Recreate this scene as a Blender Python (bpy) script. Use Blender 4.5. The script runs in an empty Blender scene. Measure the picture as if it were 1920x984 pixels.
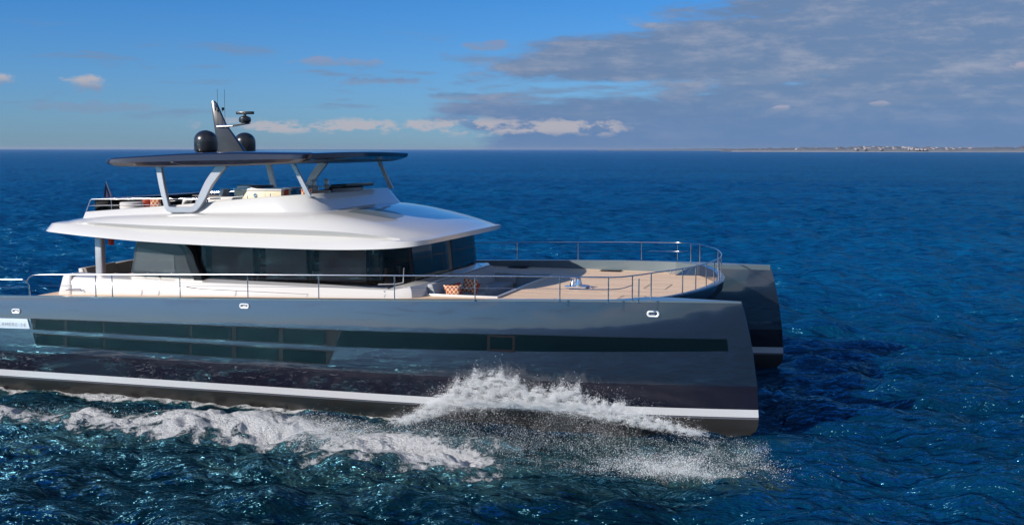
import bpy, bmesh, math, random
import numpy as np
from mathutils import Vector, Matrix
rnd = random.Random(7); RS = np.random.RandomState(11)
S = bpy.context.scene; COL = S.collection
rad = math.radians

# ---------------------------------------------------------------- camera, sky, sun
CAM = np.array([2.704, -34.878, 8.511]); YAW = rad(16.5777); PITCH = rad(5.5422); FPX = 2190.0
cd = bpy.data.cameras.new('camera'); cam = bpy.data.objects.new('camera', cd); COL.objects.link(cam)
cd.sensor_width = 36; cd.lens = FPX/1920*36; cd.clip_start = 0.5; cd.clip_end = 60000
cam.location = CAM; cam.rotation_euler = (math.pi/2-PITCH, rad(-0.06), YAW)
S.camera = cam
SUN = Vector((-1.35, -1.62, 1.0)).normalized()
EL = math.asin(SUN.z); ROT = math.atan2(SUN.x, SUN.y)
sl = bpy.data.lights.new('sun', 'SUN'); sl.energy = 5.0; sl.angle = rad(0.53); sl.color = (1, .92, .82)
so = bpy.data.objects.new('sun', sl); COL.objects.link(so)
so.rotation_euler = SUN.to_track_quat('Z', 'Y').to_euler(); so.location = (-40, -50, 40)
S.view_settings.view_transform = 'Standard'; S.view_settings.look = 'None'
S.view_settings.exposure = 0.3; S.view_settings.gamma = 1.0
S.cycles.max_bounces = 8; S.cycles.transparent_max_bounces = 16; S.cycles.use_denoising = True
S.cycles.sample_clamp_indirect = 6

class NT:
    """tiny node-tree writer"""
    def __init__(s, tree): s.t = tree; s.n = tree.nodes; s.l = tree.links
    def new(s, typ, **kw):
        n = s.n.new(typ)
        for k, v in kw.items(): setattr(n, k, v)
        return n
    def put(s, sock, v):
        if hasattr(v, 'is_output'): s.l.new(v, sock)
        elif isinstance(v, (tuple, list)) and len(v) == 3 and sock.type == 'RGBA': sock.default_value = (*v, 1)
        else: sock.default_value = v
    def m(s, op, a, b=0.0, c=0.0, clamp=False):
        n = s.new('ShaderNodeMath', operation=op, use_clamp=clamp)
        for i, v in enumerate((a, b, c)): s.put(n.inputs[i], v)
        return n.outputs[0]
    def vm(s, op, a, b=(0, 0, 0)):
        n = s.new('ShaderNodeVectorMath', operation=op)
        s.put(n.inputs[0], a); s.put(n.inputs[1], b)
        return n.outputs['Value' if op in ('DOT_PRODUCT', 'LENGTH') else 'Vector']
    def xyz(s, x=0.0, y=0.0, z=0.0):
        n = s.new('ShaderNodeCombineXYZ')
        for i, v in enumerate((x, y, z)): s.put(n.inputs[i], v)
        return n.outputs[0]
    def sep(s, v):
        n = s.new('ShaderNodeSeparateXYZ'); s.put(n.inputs[0], v); return n.outputs
    def noise(s, vec, scale=1.0, detail=4.0, rough=.55, dist=0.0):
        n = s.new('ShaderNodeTexNoise'); s.put(n.inputs['Vector'], vec)
        n.inputs['Scale'].default_value = scale; n.inputs['Detail'].default_value = detail
        n.inputs['Roughness'].default_value = rough; n.inputs['Distortion'].default_value = dist
        return n.outputs['Fac']
    def step(s, v, lo, hi, a=0.0, b=1.0):
        n = s.new('ShaderNodeMapRange', interpolation_type='SMOOTHSTEP')
        for i, q in enumerate((v, lo, hi, a, b)): s.put(n.inputs[i], q)
        return n.outputs[0]
    def mix(s, f, a, b):
        n = s.new('ShaderNodeMix', data_type='RGBA')
        s.put(n.inputs[0], f); s.put(n.inputs[6], a); s.put(n.inputs[7], b)
        return n.outputs[2]

W = bpy.data.worlds.new('World'); S.world = W; W.use_nodes = True
t = NT(W.node_tree); bg = W.node_tree.nodes['Background']; bg.inputs[1].default_value = 0.062
sky = t.new('ShaderNodeTexSky', sky_type='NISHITA', sun_disc=False, sun_elevation=EL, sun_rotation=ROT)
sky.air_density = 1.0; sky.dust_density = 0.25; sky.ozone_density = 3.0; sky.altitude = 0
d = t.new('ShaderNodeTexCoord').outputs['Generated']
RX, RY = math.cos(YAW), math.sin(YAW)
az = t.m('ARCTAN2', t.vm('DOT_PRODUCT', d, (RX, RY, 0)), t.vm('DOT_PRODUCT', d, (-RY, RX, 0)))
el = t.m('ARCSINE', t.sep(d)[2])
azd = t.m('MULTIPLY', az, 180/math.pi); eld = t.m('MULTIPLY', el, 180/math.pi)     # degrees, azimuth from the view heading
# slightly deeper, cleaner blue towards the zenith, as after a front has passed
grad = t.mix(t.step(eld, -1, 13), (0.48, 0.86, 1.62), (0.16, 0.74, 1.44))
skyc = t.new('ShaderNodeMix', data_type='RGBA', blend_type='MULTIPLY'); skyc.inputs[0].default_value = 1
t.put(skyc.inputs[6], sky.outputs[0]); t.put(skyc.inputs[7], grad); skyc = skyc.outputs[2]
# the big bank of stratocumulus to the right: two stacked decks with ragged edges
v1 = t.xyz(t.m('MULTIPLY', azd, .13), t.m('MULTIPLY', eld, .62), 3.1)
n1 = t.noise(v1, 1.0, 7, .58, .35)
v2 = t.xyz(t.m('MULTIPLY', azd, .32), t.m('MULTIPLY', eld, 1.5), 8.3)
n2 = t.noise(v2, 1.0, 6, .6, .2)
v3 = t.xyz(t.m('MULTIPLY', azd, .9), t.m('MULTIPLY', eld, 2.1), 1.7)
n3 = t.noise(v3, 1.0, 6, .62, .1)
nn = t.m('ADD', t.m('MULTIPLY', t.m('SUBTRACT', n1, .5), 3.6), t.m('MULTIPLY', t.m('SUBTRACT', n2, .5), 2.2))
def deck(e_lo, e_hi, a0, soft, slope, amp=1.0):
    """coverage of a cloud layer between two elevations that starts at azimuth a0"""
    top = t.m('SUBTRACT', t.m('ADD', e_hi, t.m('MULTIPLY', t.m('MAXIMUM', t.m('SUBTRACT', azd, a0), 0.0), slope)), eld)
    bot = t.m('SUBTRACT', eld, e_lo)
    side = t.m('MULTIPLY', t.m('SUBTRACT', azd, a0), .28)
    e = t.m('MINIMUM', t.m('MINIMUM', t.m('MULTIPLY', top, 1.0), t.m('MULTIPLY', bot, 1.6)), side)
    return t.step(t.m('ADD', e, t.m('MULTIPLY', nn, amp)), 0.0, soft)
upper = deck(3.0, 4.5, -3.6, .85, .20)
lower = deck(-1.5, 2.3, -3.0, .9, .12)
right = deck(-3.0, 12.0, 14.0, 3.5, .5)
low = t.m('MAXIMUM', t.m('MAXIMUM', upper, lower), right)
# colour of the bank: mauve grey with paler rosy crests
crest = t.step(t.m('ADD', t.m('MULTIPLY', t.m('SUBTRACT', n3, .5), 1.5), t.m('MULTIPLY', t.m('SUBTRACT', n2, .5), 3.0)), -.35, 1.15)
bank = t.mix(crest, (1.95, 3.0, 5.0), (4.5, 4.85, 6.1))
bank = t.mix(t.m('MULTIPLY', t.step(eld, 4.0, -.2), .85), bank, (1.40, 2.80, 5.7))
c1 = t.mix(t.m('MULTIPLY', low, .93), skyc, bank)
# wisps and small fair-weather cumulus near the horizon
vw = t.xyz(t.m('MULTIPLY', azd, .20), t.m('MULTIPLY', eld, 1.55), 21.0)
nw = t.noise(vw, 1.0, 6, .55, .2)
band = t.m('MULTIPLY', t.step(eld, .6, 2.0), t.step(eld, 6.5, 3.8))
wisp = t.m('MULTIPLY', t.m('MULTIPLY', t.step(nw, .53, .70), band), .75)
c2 = t.mix(wisp, c1, (2.3, 3.5, 5.6))
vc = t.xyz(t.m('MULTIPLY', azd, .55), t.m('MULTIPLY', eld, 1.25), 5.2)
nc = t.noise(vc, 1.3, 7, .6, .1)
rowb = t.m('MULTIPLY', t.step(eld, .45, .95), t.step(eld, 1.75, 1.2))
rowb = t.m('MULTIPLY', rowb, t.m('MULTIPLY', t.step(azd, -19, -11), t.step(azd, 7.5, 4.0)))
cum = t.m('MULTIPLY', t.step(t.m('ADD', nc, t.m('MULTIPLY', rowb, .16)), .57, .70), rowb)
c3 = t.mix(t.m('MULTIPLY', cum, .85), c2, (6.2, 6.0, 6.6))
def puff(col, a, e, w, h, amt=.9):
    q = t.m('ADD', t.m('POWER', t.m('ABSOLUTE', t.m('DIVIDE', t.m('SUBTRACT', azd, a), w)), 2.0),
            t.m('POWER', t.m('ABSOLUTE', t.m('DIVIDE', t.m('SUBTRACT', eld, e), h)), 2.0))
    q = t.m('ADD', t.m('SUBTRACT', 1.0, q), t.m('ADD', t.m('MULTIPLY', t.m('SUBTRACT', n3, .5), 3.2), t.m('MULTIPLY', t.m('SUBTRACT', nc, .5), 3.0)))
    f = t.step(q, .0, 1.0)
    lit = t.mix(t.step(eld, e-h*.6, e+h*.5), (2.9, 3.9, 5.8), col)
    return t.m('MULTIPLY', f, amt), lit
for a_, e_, w_, h_, c_, am in [(-19.9, 2.95, 1.0, .45, (6.4, 6.0, 6.3), .85), (-23.7, 3.05, .9, .40, (6.2, 6.0, 6.4), .85),
                           (-8.4, 4.15, 2.0, .28, (3.6, 4.0, 5.9), .7), (-5.8, 3.25, 3.0, .22, (2.3, 3.3, 5.5), .7),
                           (-3.0, 2.55, 1.5, .22, (1.8, 3.1, 5.3), .7), (-1.2, 4.95, 1.5, .3, (3.2, 3.8, 5.6), .7),
                           (-19.5, 1.9, 3.0, .3, (3.0, 3.9, 5.9), .5), (12.9, 1.95, .45, .16, (5.2, 5.2, 6.7), .8),
                           (17.4, 2.1, .5, .16, (5.0, 5.0, 6.6), .7), (23.6, 3.6, .8, .35, (5.4, 5.2, 6.6), .8)]:
    f_, l_ = puff(c_, a_, e_, w_, h_, am); c3 = t.mix(f_, c3, l_)
# broken cloud over the rest of the sky, outside the picture, for the reflections
vo = t.vm('MULTIPLY', d, (2.1, 2.1, 9.0)); no_ = t.noise(vo, 1.3, 6, .6, .5)
out = t.m('MULTIPLY', t.step(no_, .50, .66), t.step(t.m('ABSOLUTE', azd), 45, 70))
c4 = t.mix(t.m('MULTIPLY', out, .8), c3, t.mix(t.step(eld, 22, 40), (9.0, 9.6, 10.5), (3.0, 4.0, 6.0)))
t.l.new(c4, bg.inputs[0])

# ---------------------------------------------------------------- measuring helpers (a point of the place on a known plane)
_d0 = np.array([-math.sin(YAW), math.cos(YAW), 0]); _r = np.array([math.cos(YAW), math.sin(YAW), 0]); _z = np.array([0, 0, 1.])
_d = _d0*math.cos(PITCH)-_z*math.sin(PITCH); _u = np.cross(_r, _d)
def ray(x, y): return _d*FPX+_r*(x-960)-_u*(y-492)
def onY(x, y, Y): v = ray(x, y); return CAM+v*((Y-CAM[1])/v[1])
def onZ(x, y, Z=0.0): v = ray(x, y); return CAM+v*((Z-CAM[2])/v[2])

# ---------------------------------------------------------------- materials
MATS = {}
def mat(name, col, rough=.5, metal=0.0, coat=0.0, var=0.0, vscale=3.0, bump=0.0, bscale=20.0, spec=.5, coat_rough=.03, rvar=.0):
    m = bpy.data.materials.new(name); m.use_nodes = True; MATS[name] = m
    q = NT(m.node_tree); b = m.node_tree.nodes['Principled BSDF']
    b.inputs['Roughness'].default_value = rough; b.inputs['Metallic'].default_value = metal
    b.inputs['Coat Weight'].default_value = coat; b.inputs['Coat Roughness'].default_value = coat_rough
    b.inputs['Specular IOR Level'].default_value = spec
    p = q.new('ShaderNodeTexCoord').outputs['Object']
    n = q.noise(p, vscale, 5, .6)
    q.put(b.inputs['Base Color'], q.mix(n, tuple(c*(1-var) for c in col), tuple(min(1, c*(1+var)) for c in col)))
    if rvar: q.put(b.inputs['Roughness'], q.m('ADD', rough-rvar, q.m('MULTIPLY', n, 2*rvar)))
    if bump:
        bn = q.new('ShaderNodeBump'); bn.inputs['Strength'].default_value = bump; bn.inputs['Distance'].default_value = .02
        q.put(bn.inputs['Height'], q.noise(p, bscale, 4, .6)); q.put(b.inputs['Normal'], bn.outputs[0])
    return m
gel = mat('gelcoat_white', (.56, .555, .545), .28, coat=1.0, var=.025, vscale=.6)
gel2 = mat('cushion_vinyl', (.50, .49, .48), .6, var=.05, vscale=4, bump=.15, bscale=30)
fabric_gr = mat('taupe_fabric', (.24, .21, .19), .85, var=.1, vscale=8, bump=.3, bscale=90)
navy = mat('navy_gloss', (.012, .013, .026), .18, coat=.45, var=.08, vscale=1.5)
silver = mat('silver_paint', (.36, .37, .40), .35, metal=.35, coat=.4, var=.04)
darkgrey = mat('dark_grey_panel', (.040, .044, .048), .2, coat=.2, var=.06)
black = mat('black_trim', (.010, .010, .012), .2, var=.1)
antifoul = mat('antifouling', (.020, .018, .017), .38, var=.25, vscale=1.2, bump=.1, bscale=8, rvar=.1)
stripe_m = mat('white_stripe', (.52, .52, .54), .35, coat=.5, var=.03, vscale=1)
steel = mat('polished_steel', (.62, .63, .66), .16, metal=1.0, var=.03)
chrome = mat('chrome_fitting', (.85, .85, .88), .12, metal=1.0)
carbon = mat('carbon_grey', (.030, .030, .036), .25, coat=.25, var=.15, vscale=2)
domem = mat('dome_black', (.014, .015, .017), .3, coat=.5, var=.1)
red = mat('red_fabric', (.42, .055, .03), .85, var=.15, vscale=9, bump=.3, bscale=80)
cream = mat('cream_laminate', (.72, .60, .40), .4, coat=.2, var=.05)
flagm = mat('navy_flag', (.018, .018, .06), .85, var=.2, vscale=3)
winband = mat('window_surround', (.012, .011, .012), .12, spec=.35, var=.08)
well_m = mat('well_lining', (.26, .30, .33), .5, var=.05)
soffit = mat('soffit_grey', (.32, .33, .35), .4, coat=.2)
gum = mat('brown_pillar', (.10, .085, .07), .5, var=.1)
floor_m = mat('saloon_floor', (.18, .15, .12), .5, var=.1)

def glass(name, tint, trans, rough=.02):
    m = bpy.data.materials.new(name); m.use_nodes = True; q = NT(m.node_tree)
    m.node_tree.nodes.remove(m.node_tree.nodes['Principled BSDF'])
    o = m.node_tree.nodes['Material Output']
    tr = q.new('ShaderNodeBsdfTransparent'); q.put(tr.inputs[0], tint)
    df = q.new('ShaderNodeBsdfDiffuse'); q.put(df.inputs[0], (.012, .013, .015))
    gl = q.new('ShaderNodeBsdfGlossy'); gl.inputs['Roughness'].default_value = rough; q.put(gl.inputs[0], (.95, .95, .95))
    a = q.new('ShaderNodeMixShader'); a.inputs[0].default_value = trans; q.l.new(df.outputs[0], a.inputs[1]); q.l.new(tr.outputs[0], a.inputs[2])
    fr = q.new('ShaderNodeFresnel'); fr.inputs[0].default_value = 1.5
    b = q.new('ShaderNodeMixShader'); q.l.new(fr.outputs[0], b.inputs[0]); q.l.new(a.outputs[0], b.inputs[1]); q.l.new(gl.outputs[0], b.inputs[2])
    q.l.new(b.outputs[0], o.inputs[0]); return m
tinted = glass('tinted_glass', (.74, .69, .67), .96)
tinted_dark = glass('dark_windscreen', (.48, .43, .41), .93)
hullglass = mat('hull_glass', (.0012, .0050, .0072), .12, spec=.35)
clear = glass('smoked_windbreak', (.55, .62, .62), .9)

# hull paint: metallic blue-grey under clear lacquer; salt and spray marks low on the side
hull_m = bpy.data.materials.new('hull_paint'); hull_m.use_nodes = True
q = NT(hull_m.node_tree); b = hull_m.node_tree.nodes['Principled BSDF']
p = q.new('ShaderNodeTexCoord').outputs['Object']; px, py, pz = q.sep(p)
streak = q.noise(q.xyz(q.m('MULTIPLY', px, 1.6), 0.0, q.m('ADD', q.m('MULTIPLY', pz, 5.0), q.m('MULTIPLY', px, -1.2))), 1.6, 7, .72, .6)
wet = q.m('MULTIPLY', q.step(pz, 1.48, 1.1), q.step(px, -6, -17))
salt = q.m('MULTIPLY', q.step(streak, .56, .74), q.m('MULTIPLY', wet, .40))
base = q.mix(q.noise(p, .7, 3, .5), (.019, .030, .052), (.024, .037, .060))
q.put(b.inputs['Base Color'], q.mix(salt, base, (.45, .46, .50)))
b.inputs['Metallic'].default_value = .75; b.inputs['Roughness'].default_value = .40
q.put(b.inputs['Roughness'], q.m('ADD', .42, q.m('MULTIPLY', salt, .4)))
b.inputs['Coat Weight'].default_value = 1.0; b.inputs['Coat Roughness'].default_value = .03; b.inputs['Coat IOR'].default_value = 2.1
bn = q.new('ShaderNodeBump'); bn.inputs['Strength'].default_value = .12; bn.inputs['Distance'].default_value = .05
q.put(bn.inputs['Height'], q.noise(p, .6, 2, .5)); q.put(b.inputs['Coat Normal'], bn.outputs[0])
hull_low = bpy.data.materials.new('hull_paint_shaded'); hull_low.use_nodes = True  # same hull paint, darkened below the chine as if mirroring dark water
q = NT(hull_low.node_tree); b = hull_low.node_tree.nodes['Principled BSDF']
p = q.new('ShaderNodeTexCoord').outputs['Object']; px, py, pz = q.sep(p)
streak = q.noise(q.xyz(q.m('ADD', q.m('MULTIPLY', px, 1.5), q.m('MULTIPLY', pz, -1.5)), 0.0, q.m('MULTIPLY', pz, 4.0)), 2.4, 8, .75, .8)
patch = q.noise(p, .35, 2, .5)
salt = q.m('MULTIPLY', q.m('MULTIPLY', q.step(streak, .54, .74), q.step(patch, .38, .62)), q.m('MULTIPLY', q.step(px, -5, -16), .55))
q.put(b.inputs['Base Color'], q.mix(salt, (.009, .009, .018), (.50, .50, .56)))
b.inputs['Roughness'].default_value = .2; b.inputs['Specular IOR Level'].default_value = .35; b.inputs['Coat Weight'].default_value = .5; b.inputs['Coat Roughness'].default_value = .06

# teak: narrow planks along the boat, black caulking, plank-to-plank tone
teak = bpy.data.materials.new('teak'); teak.use_nodes = True
q = NT(teak.node_tree); b = teak.node_tree.nodes['Principled BSDF']
p = q.new('ShaderNodeTexCoord').outputs['Object']; px, py, pz = q.sep(p)
pl = q.m('DIVIDE', py, .16); idx = q.m('FLOOR', pl); fr = q.m('FRACT', pl)
wn = q.new('ShaderNodeTexWhiteNoise', noise_dimensions='2D')
q.put(wn.inputs['Vector'], q.xyz(idx, q.m('FLOOR', q.m('ADD', q.m('DIVIDE', px, 2.6), q.m('MULTIPLY', q.m('SINE', q.m('MULTIPLY', idx, 12.9)), 3.0)))))
grain = q.noise(q.xyz(q.m('MULTIPLY', px, 1.2), q.m('MULTIPLY', py, 25.0), 0.0), 2.0, 5, .6)
tone = q.m('ADD', q.m('MULTIPLY', wn.outputs[0], .65), q.m('MULTIPLY', grain, .5))
tc = q.mix(tone, (.62, .43, .29), (.84, .62, .43))
caulk = q.m('LESS_THAN', fr, .07)
q.put(b.inputs['Base Color'], q.mix(caulk, tc, (.06, .05, .045)))
b.inputs['Roughness'].default_value = .62; b.inputs['Specular IOR Level'].default_value = .3

# patterned cushion: rusty red with a cream ogee lattice
patt = bpy.data.materials.new('lattice_fabric'); patt.use_nodes = True
q = NT(patt.node_tree); b = patt.node_tree.nodes['Principled BSDF']
p = q.new('ShaderNodeTexCoord').outputs['Object']; px, py, pz = q.sep(p)
a1 = q.m('ABSOLUTE', q.m('SINE', q.m('MULTIPLY', q.m('ADD', py, q.m('MULTIPLY', pz, .8)), 22.0)))
a2 = q.m('ABSOLUTE', q.m('SINE', q.m('MULTIPLY', q.m('SUBTRACT', py, q.m('MULTIPLY', pz, .8)), 22.0)))
ln = q.m('LESS_THAN', q.m('MINIMUM', a1, a2), .30)
q.put(b.inputs['Base Color'], q.mix(ln, (.40, .085, .03), (.74, .60, .42)))
b.inputs['Roughness'].default_value = .9

# ---------------------------------------------------------------- mesh helpers
def link(o, parent=None):
    COL.objects.link(o)
    if parent is not None: o.parent = parent
    return o
class MB:
    def __init__(s): s.v = []; s.f = []; s.mi = []
    def add(s, vs, fs, mi=0):
        k = len(s.v); s.v += [tuple(float(c) for c in v) for v in vs]
        s.f += [tuple(i+k for i in f) for f in fs]; s.mi += [mi]*len(fs); return s
    def box(s, x0, x1, y0, y1, z0, z1, mi=0):
        vs = [(x, y, z) for z in (z0, z1) for y in (y0, y1) for x in (x0, x1)]
        return s.add(vs, [(0, 2, 3, 1), (4, 5, 7, 6), (0, 1, 5, 4), (2, 6, 7, 3), (0, 4, 6, 2), (1, 3, 7, 5)], mi)
    def hexa(s, b4, t4, mi=0):
        return s.add(list(b4)+list(t4), [(3, 2, 1, 0), (4, 5, 6, 7), (0, 1, 5, 4), (1, 2, 6, 5), (2, 3, 7, 6), (3, 0, 4, 7)], mi)
    def grid(s, rows, mi=0, closed=False):
        n = len(rows[0]); vs = [v for r in rows for v in r]; fs = []
        for i in range(len(rows)-1):
            for j in range(n if closed else n-1):
                j2 = (j+1) % n; fs.append((i*n+j, i*n+j2, (i+1)*n+j2, (i+1)*n+j))
        return s.add(vs, fs, mi)
    def prism(s, poly, axis, a0, a1, mi=0):
        """polygon extruded along an axis; poly holds the two other coordinates in order"""
        def P(c, a):
            return {'x': (a, c[0], c[1]), 'y': (c[0], a, c[1]), 'z': (c[0], c[1], a)}[axis]
        n = len(poly); vs = [P(c, a0) for c in poly]+[P(c, a1) for c in poly]
        fs = [tuple(range(n-1, -1, -1)), tuple(range(n, 2*n))]+[(i, (i+1) % n, n+(i+1) % n, n+i) for i in range(n)]
        return s.add(vs, fs, mi)
    def tube(s, pts, r, n=8, mi=0, cap=True):
        pts = [Vector(p) for p in pts]; rings = []
        for i, p in enumerate(pts):
            d_ = (pts[min(i+1, len(pts)-1)]-pts[max(i-1, 0)]).normalized()
            up = Vector((0, 0, 1)) if abs(d_.z) < .95 else Vector((0, 1, 0))
            a = d_.cross(up).normalized(); b_ = a.cross(d_).normalized()
            rr = r[i] if isinstance(r, (list, tuple)) else r
            rings.append([p+(a*math.cos(2*math.pi*k/n)+b_*math.sin(2*math.pi*k/n))*rr for k in range(n)])
        s.grid(rings, mi, True)
        if cap:
            k = len(s.v)-n*len(pts)
            s.f.append(tuple(range(k, k+n))); s.f.append(tuple(reversed(range(len(s.v)-n, len(s.v))))); s.mi += [mi, mi]
        return s
    def lathe(s, c, prof, n=28, mi=0):
        rings = [[(c[0]+r*math.cos(2*math.pi*k/n), c[1]+r*math.sin(2*math.pi*k/n), c[2]+z) for k in range(n)] for r, z in prof]
        s.grid(rings, mi, True); k = len(s.v)-n*len(prof)
        s.f.append(tuple(range(k, k+n))); s.f.append(tuple(range(len(s.v)-n, len(s.v)))); s.mi += [mi, mi]
        return s
    def build(s, name, m, parent=None, smooth=None, bevel=0.0, seg=2, loc=None):
        me = bpy.data.meshes.new(name); vs = s.v
        if loc is not None: vs = [(v[0]-loc[0], v[1]-loc[1], v[2]-loc[2]) for v in vs]
        me.from_pydata(vs, [], s.f)
        ms = m if isinstance(m, (list, tuple)) else [m]
        for x in ms: me.materials.append(x)
        me.polygons.foreach_set('material_index', s.mi)
        bm = bmesh.new(); bm.from_mesh(me)
        bmesh.ops.remove_doubles(bm, verts=bm.verts, dist=1e-5)
        bmesh.ops.recalc_face_normals(bm, faces=bm.faces)
        if bevel:
            es = [e for e in bm.edges if len(e.link_faces) == 2 and e.calc_face_angle(0) > rad(30)]
            bmesh.ops.bevel(bm, geom=es, offset=bevel, segments=seg, affect='EDGES', profile=.5, clamp_overlap=True)
        if smooth is not None or bevel:
            a = rad(smooth if smooth is not None else 40)
            for f in bm.faces: f.smooth = True
            for e in bm.edges:
                if len(e.link_faces) == 2 and e.calc_face_angle(0) > a: e.smooth = False
        bm.to_mesh(me); bm.free()
        o = bpy.data.objects.new(name, me)
        if loc is not None: o.location = loc
        elif parent is not None and parent.type == 'EMPTY': o.location = -parent.location
        return link(o, parent)
def thing(name, label, cat, loc=(0, 0, 0), group=None):
    o = bpy.data.objects.new(name, None); o.empty_display_size = .3; o.location = loc; link(o)
    return tag(o, label, cat, group)
def tag(o, label, cat, group=None):
    o['label'] = label; o['category'] = cat
    if group: o['group'] = group
    return o
def crom(pts, n):
    """smooth curve through points"""
    P = np.array(pts, float); k = len(P); out = []
    dd = np.r_[0, np.cumsum(np.sqrt((np.diff(P, axis=0)**2).sum(1))**.5)]
    for s_ in np.linspace(0, dd[-1], n):
        i = min(max(np.searchsorted(dd, s_, 'right')-1, 0), k-2)
        t0, t1 = dd[i], dd[i+1]; u = (s_-t0)/(t1-t0)
        m0 = (P[i+1]-P[i-1])/(dd[i+1]-dd[i-1])*(t1-t0) if i > 0 else P[1]-P[0]
        m1 = (P[i+2]-P[i])/(dd[i+2]-dd[i])*(t1-t0) if i+2 < k else P[i+1]-P[i]
        out.append((2*u**3-3*u**2+1)*P[i]+(u**3-2*u**2+u)*m0+(-2*u**3+3*u**2)*P[i+1]+(u**3-u**2)*m1)
    return [tuple(o) for o in out]
YC = 5.75
def mir(p): return (p[0], 11.5-p[1], p[2])
def ip(x, xs, ys): return float(np.interp(x, xs, ys))

# ---------------------------------------------------------------- the sea
def fft_tile(n, L, wind, kpk, seed, spread=2.0, cut=0.0):
    """periodic height + choppy displacement fields of a wind sea"""
    g = np.random.RandomState(seed)
    k1 = np.fft.fftfreq(n, L/n)*2*np.pi; kx, ky = np.meshgrid(k1, k1, indexing='ij'); k = np.hypot(kx, ky); k[0, 0] = 1
    c = (kx*wind[0]+ky*wind[1])/k
    P = np.exp(-1.0/(k/kpk)**2)/k**4*(.25+.75*np.abs(c)**spread)*np.exp(-(k*L/n*.9)**2)
    if cut: P *= 1-np.exp(-(k/cut)**4)
    P[0, 0] = 0
    h = np.sqrt(P)*(g.randn(n, n)+1j*g.randn(n, n))
    H = np.real(np.fft.ifft2(h)); sc = 1/H.std()
    dx = np.real(np.fft.ifft2(-1j*kx/k*h))*sc; dy = np.real(np.fft.ifft2(-1j*ky/k*h))*sc
    return H*sc, dx, dy
def samp(F, x, y, L):
    n = F.shape[0]; a = (x/L*n) % n; b_ = (y/L*n) % n
    i = np.floor(a).astype(int) % n; j = np.floor(b_).astype(int) % n; fa = a-np.floor(a); fb = b_-np.floor(b_)
    i2 = (i+1) % n; j2 = (j+1) % n
    return F[i, j]*(1-fa)*(1-fb)+F[i2, j]*fa*(1-fb)+F[i, j2]*(1-fa)*fb+F[i2, j2]*fa*fb
WD = np.array([-.30, .95]); WD /= np.hypot(*WD)
T1 = fft_tile(512, 97.0, WD, 2*np.pi/4.5, 1, 6.0); T2 = fft_tile(512, 23.0, np.array([-.1, .99]), 2*np.pi/1.8, 2, 4.0)
T3 = fft_tile(256, 411.0, np.array([-.3, .95]), 2*np.pi/30.0, 3)
TF = fft_tile(256, 6.1, np.array([.7, .7]), 2*np.pi/.9, 5, 0.0)     # lumps of foam
TG = fft_tile(256, 17.3, np.array([1., 0.]), 2*np.pi/4.5, 6, 0.0)
def seg_dist(x, y, P, w):
    """normalised distance to a polyline of given half widths (1 at the edge)"""
    best = np.full(x.shape, 9.0); along = np.zeros(x.shape)
    for i in range(len(P)-1):
        ax, ay = P[i]; bx, by = P[i+1]; L2 = (bx-ax)**2+(by-ay)**2
        u = np.clip(((x-ax)*(bx-ax)+(y-ay)*(by-ay))/L2, 0, 1)
        q_ = np.hypot(x-ax-u*(bx-ax), y-ay-u*(by-ay))/(w[i]+u*(w[i+1]-w[i]))
        m_ = q_ < best; best[m_] = q_[m_]; along[m_] = i+u[m_]
    return best, along
def gpt(x, y): p_ = onZ(x, y, 0.0); return (p_[0], p_[1])
RIDGE = [gpt(*p_) for p_ in [(-140, 792), (0, 786), (140, 791), (260, 803), (400, 806), (540, 812), (660, 830), (760, 850), (850, 868)]]
RIDW = [1.1, 1.1, 1.3, 1.45, 1.4, 1.7, 2.1, 2.4, 2.0]
EDGE = [gpt(*p_) for p_ in [(-120, 717), (0, 726), (150, 741), (300, 752), (480, 764), (640, 770), (740, 776)]]
EDGW = [.7, .6, .38, .36, .3, .25, .35]
LAND = [gpt(*p_) for p_ in [(1130, 868), (1220, 888), (1330, 896), (1420, 872)]]
LANW = [.6, 1.2, 1.5, .7]
SPAR = [gpt(*p_) for p_ in [(560, 850), (720, 885), (860, 882), (980, 866), (1120, 862), (1260, 866), (1390, 858)]]
SPAW = [1.2, 2.6, 2.8, 2.4, 2.4, 2.2, 1.4]
GLINT_C = gpt(230, 870)
def foam_and_glint_fields(x, y):
    r1, a1_ = seg_dist(x, y, RIDGE, RIDW); r2, _ = seg_dist(x, y, EDGE, EDGW)
    r3, _ = seg_dist(x, y, LAND, LANW); r4, _ = seg_dist(x, y, SPAR, SPAW)
    wob = samp(TG[0], x, y, 17.3)*.16+samp(TF[0], x, y, 6.1)*.10
    f1 = np.clip((1.45-(r1+wob*1.4))/1.15, 0, 1); f2 = np.clip(1.5-(r2+wob*1.4), 0, 1)*.9
    f3 = np.clip(1.2-(r3+wob*2), 0, 1)*.55; f4 = np.clip(1.15-(r4+wob*2), 0, 1)*.50
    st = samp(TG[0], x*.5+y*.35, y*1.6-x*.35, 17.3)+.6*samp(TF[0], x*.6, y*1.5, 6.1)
    glint_zone = np.clip(1.2-np.hypot((x-GLINT_C[0])/6.5, (y-GLINT_C[1])/3.6), 0, 1)
    f4 = np.maximum(f4, np.clip((st-1.0)*.5, 0, .46)*np.clip(glint_zone*2, 0, 1))  # sun glitter painted as pale streaks in the foam mask
    return f1, f2, f3, f4, r1
def hull_y(x):   # outer water line of the near hull
    return np.where(x > -11, -1.1*np.clip(1-((x+11)/11), 0, 1)**.6, -1.1)
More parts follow.
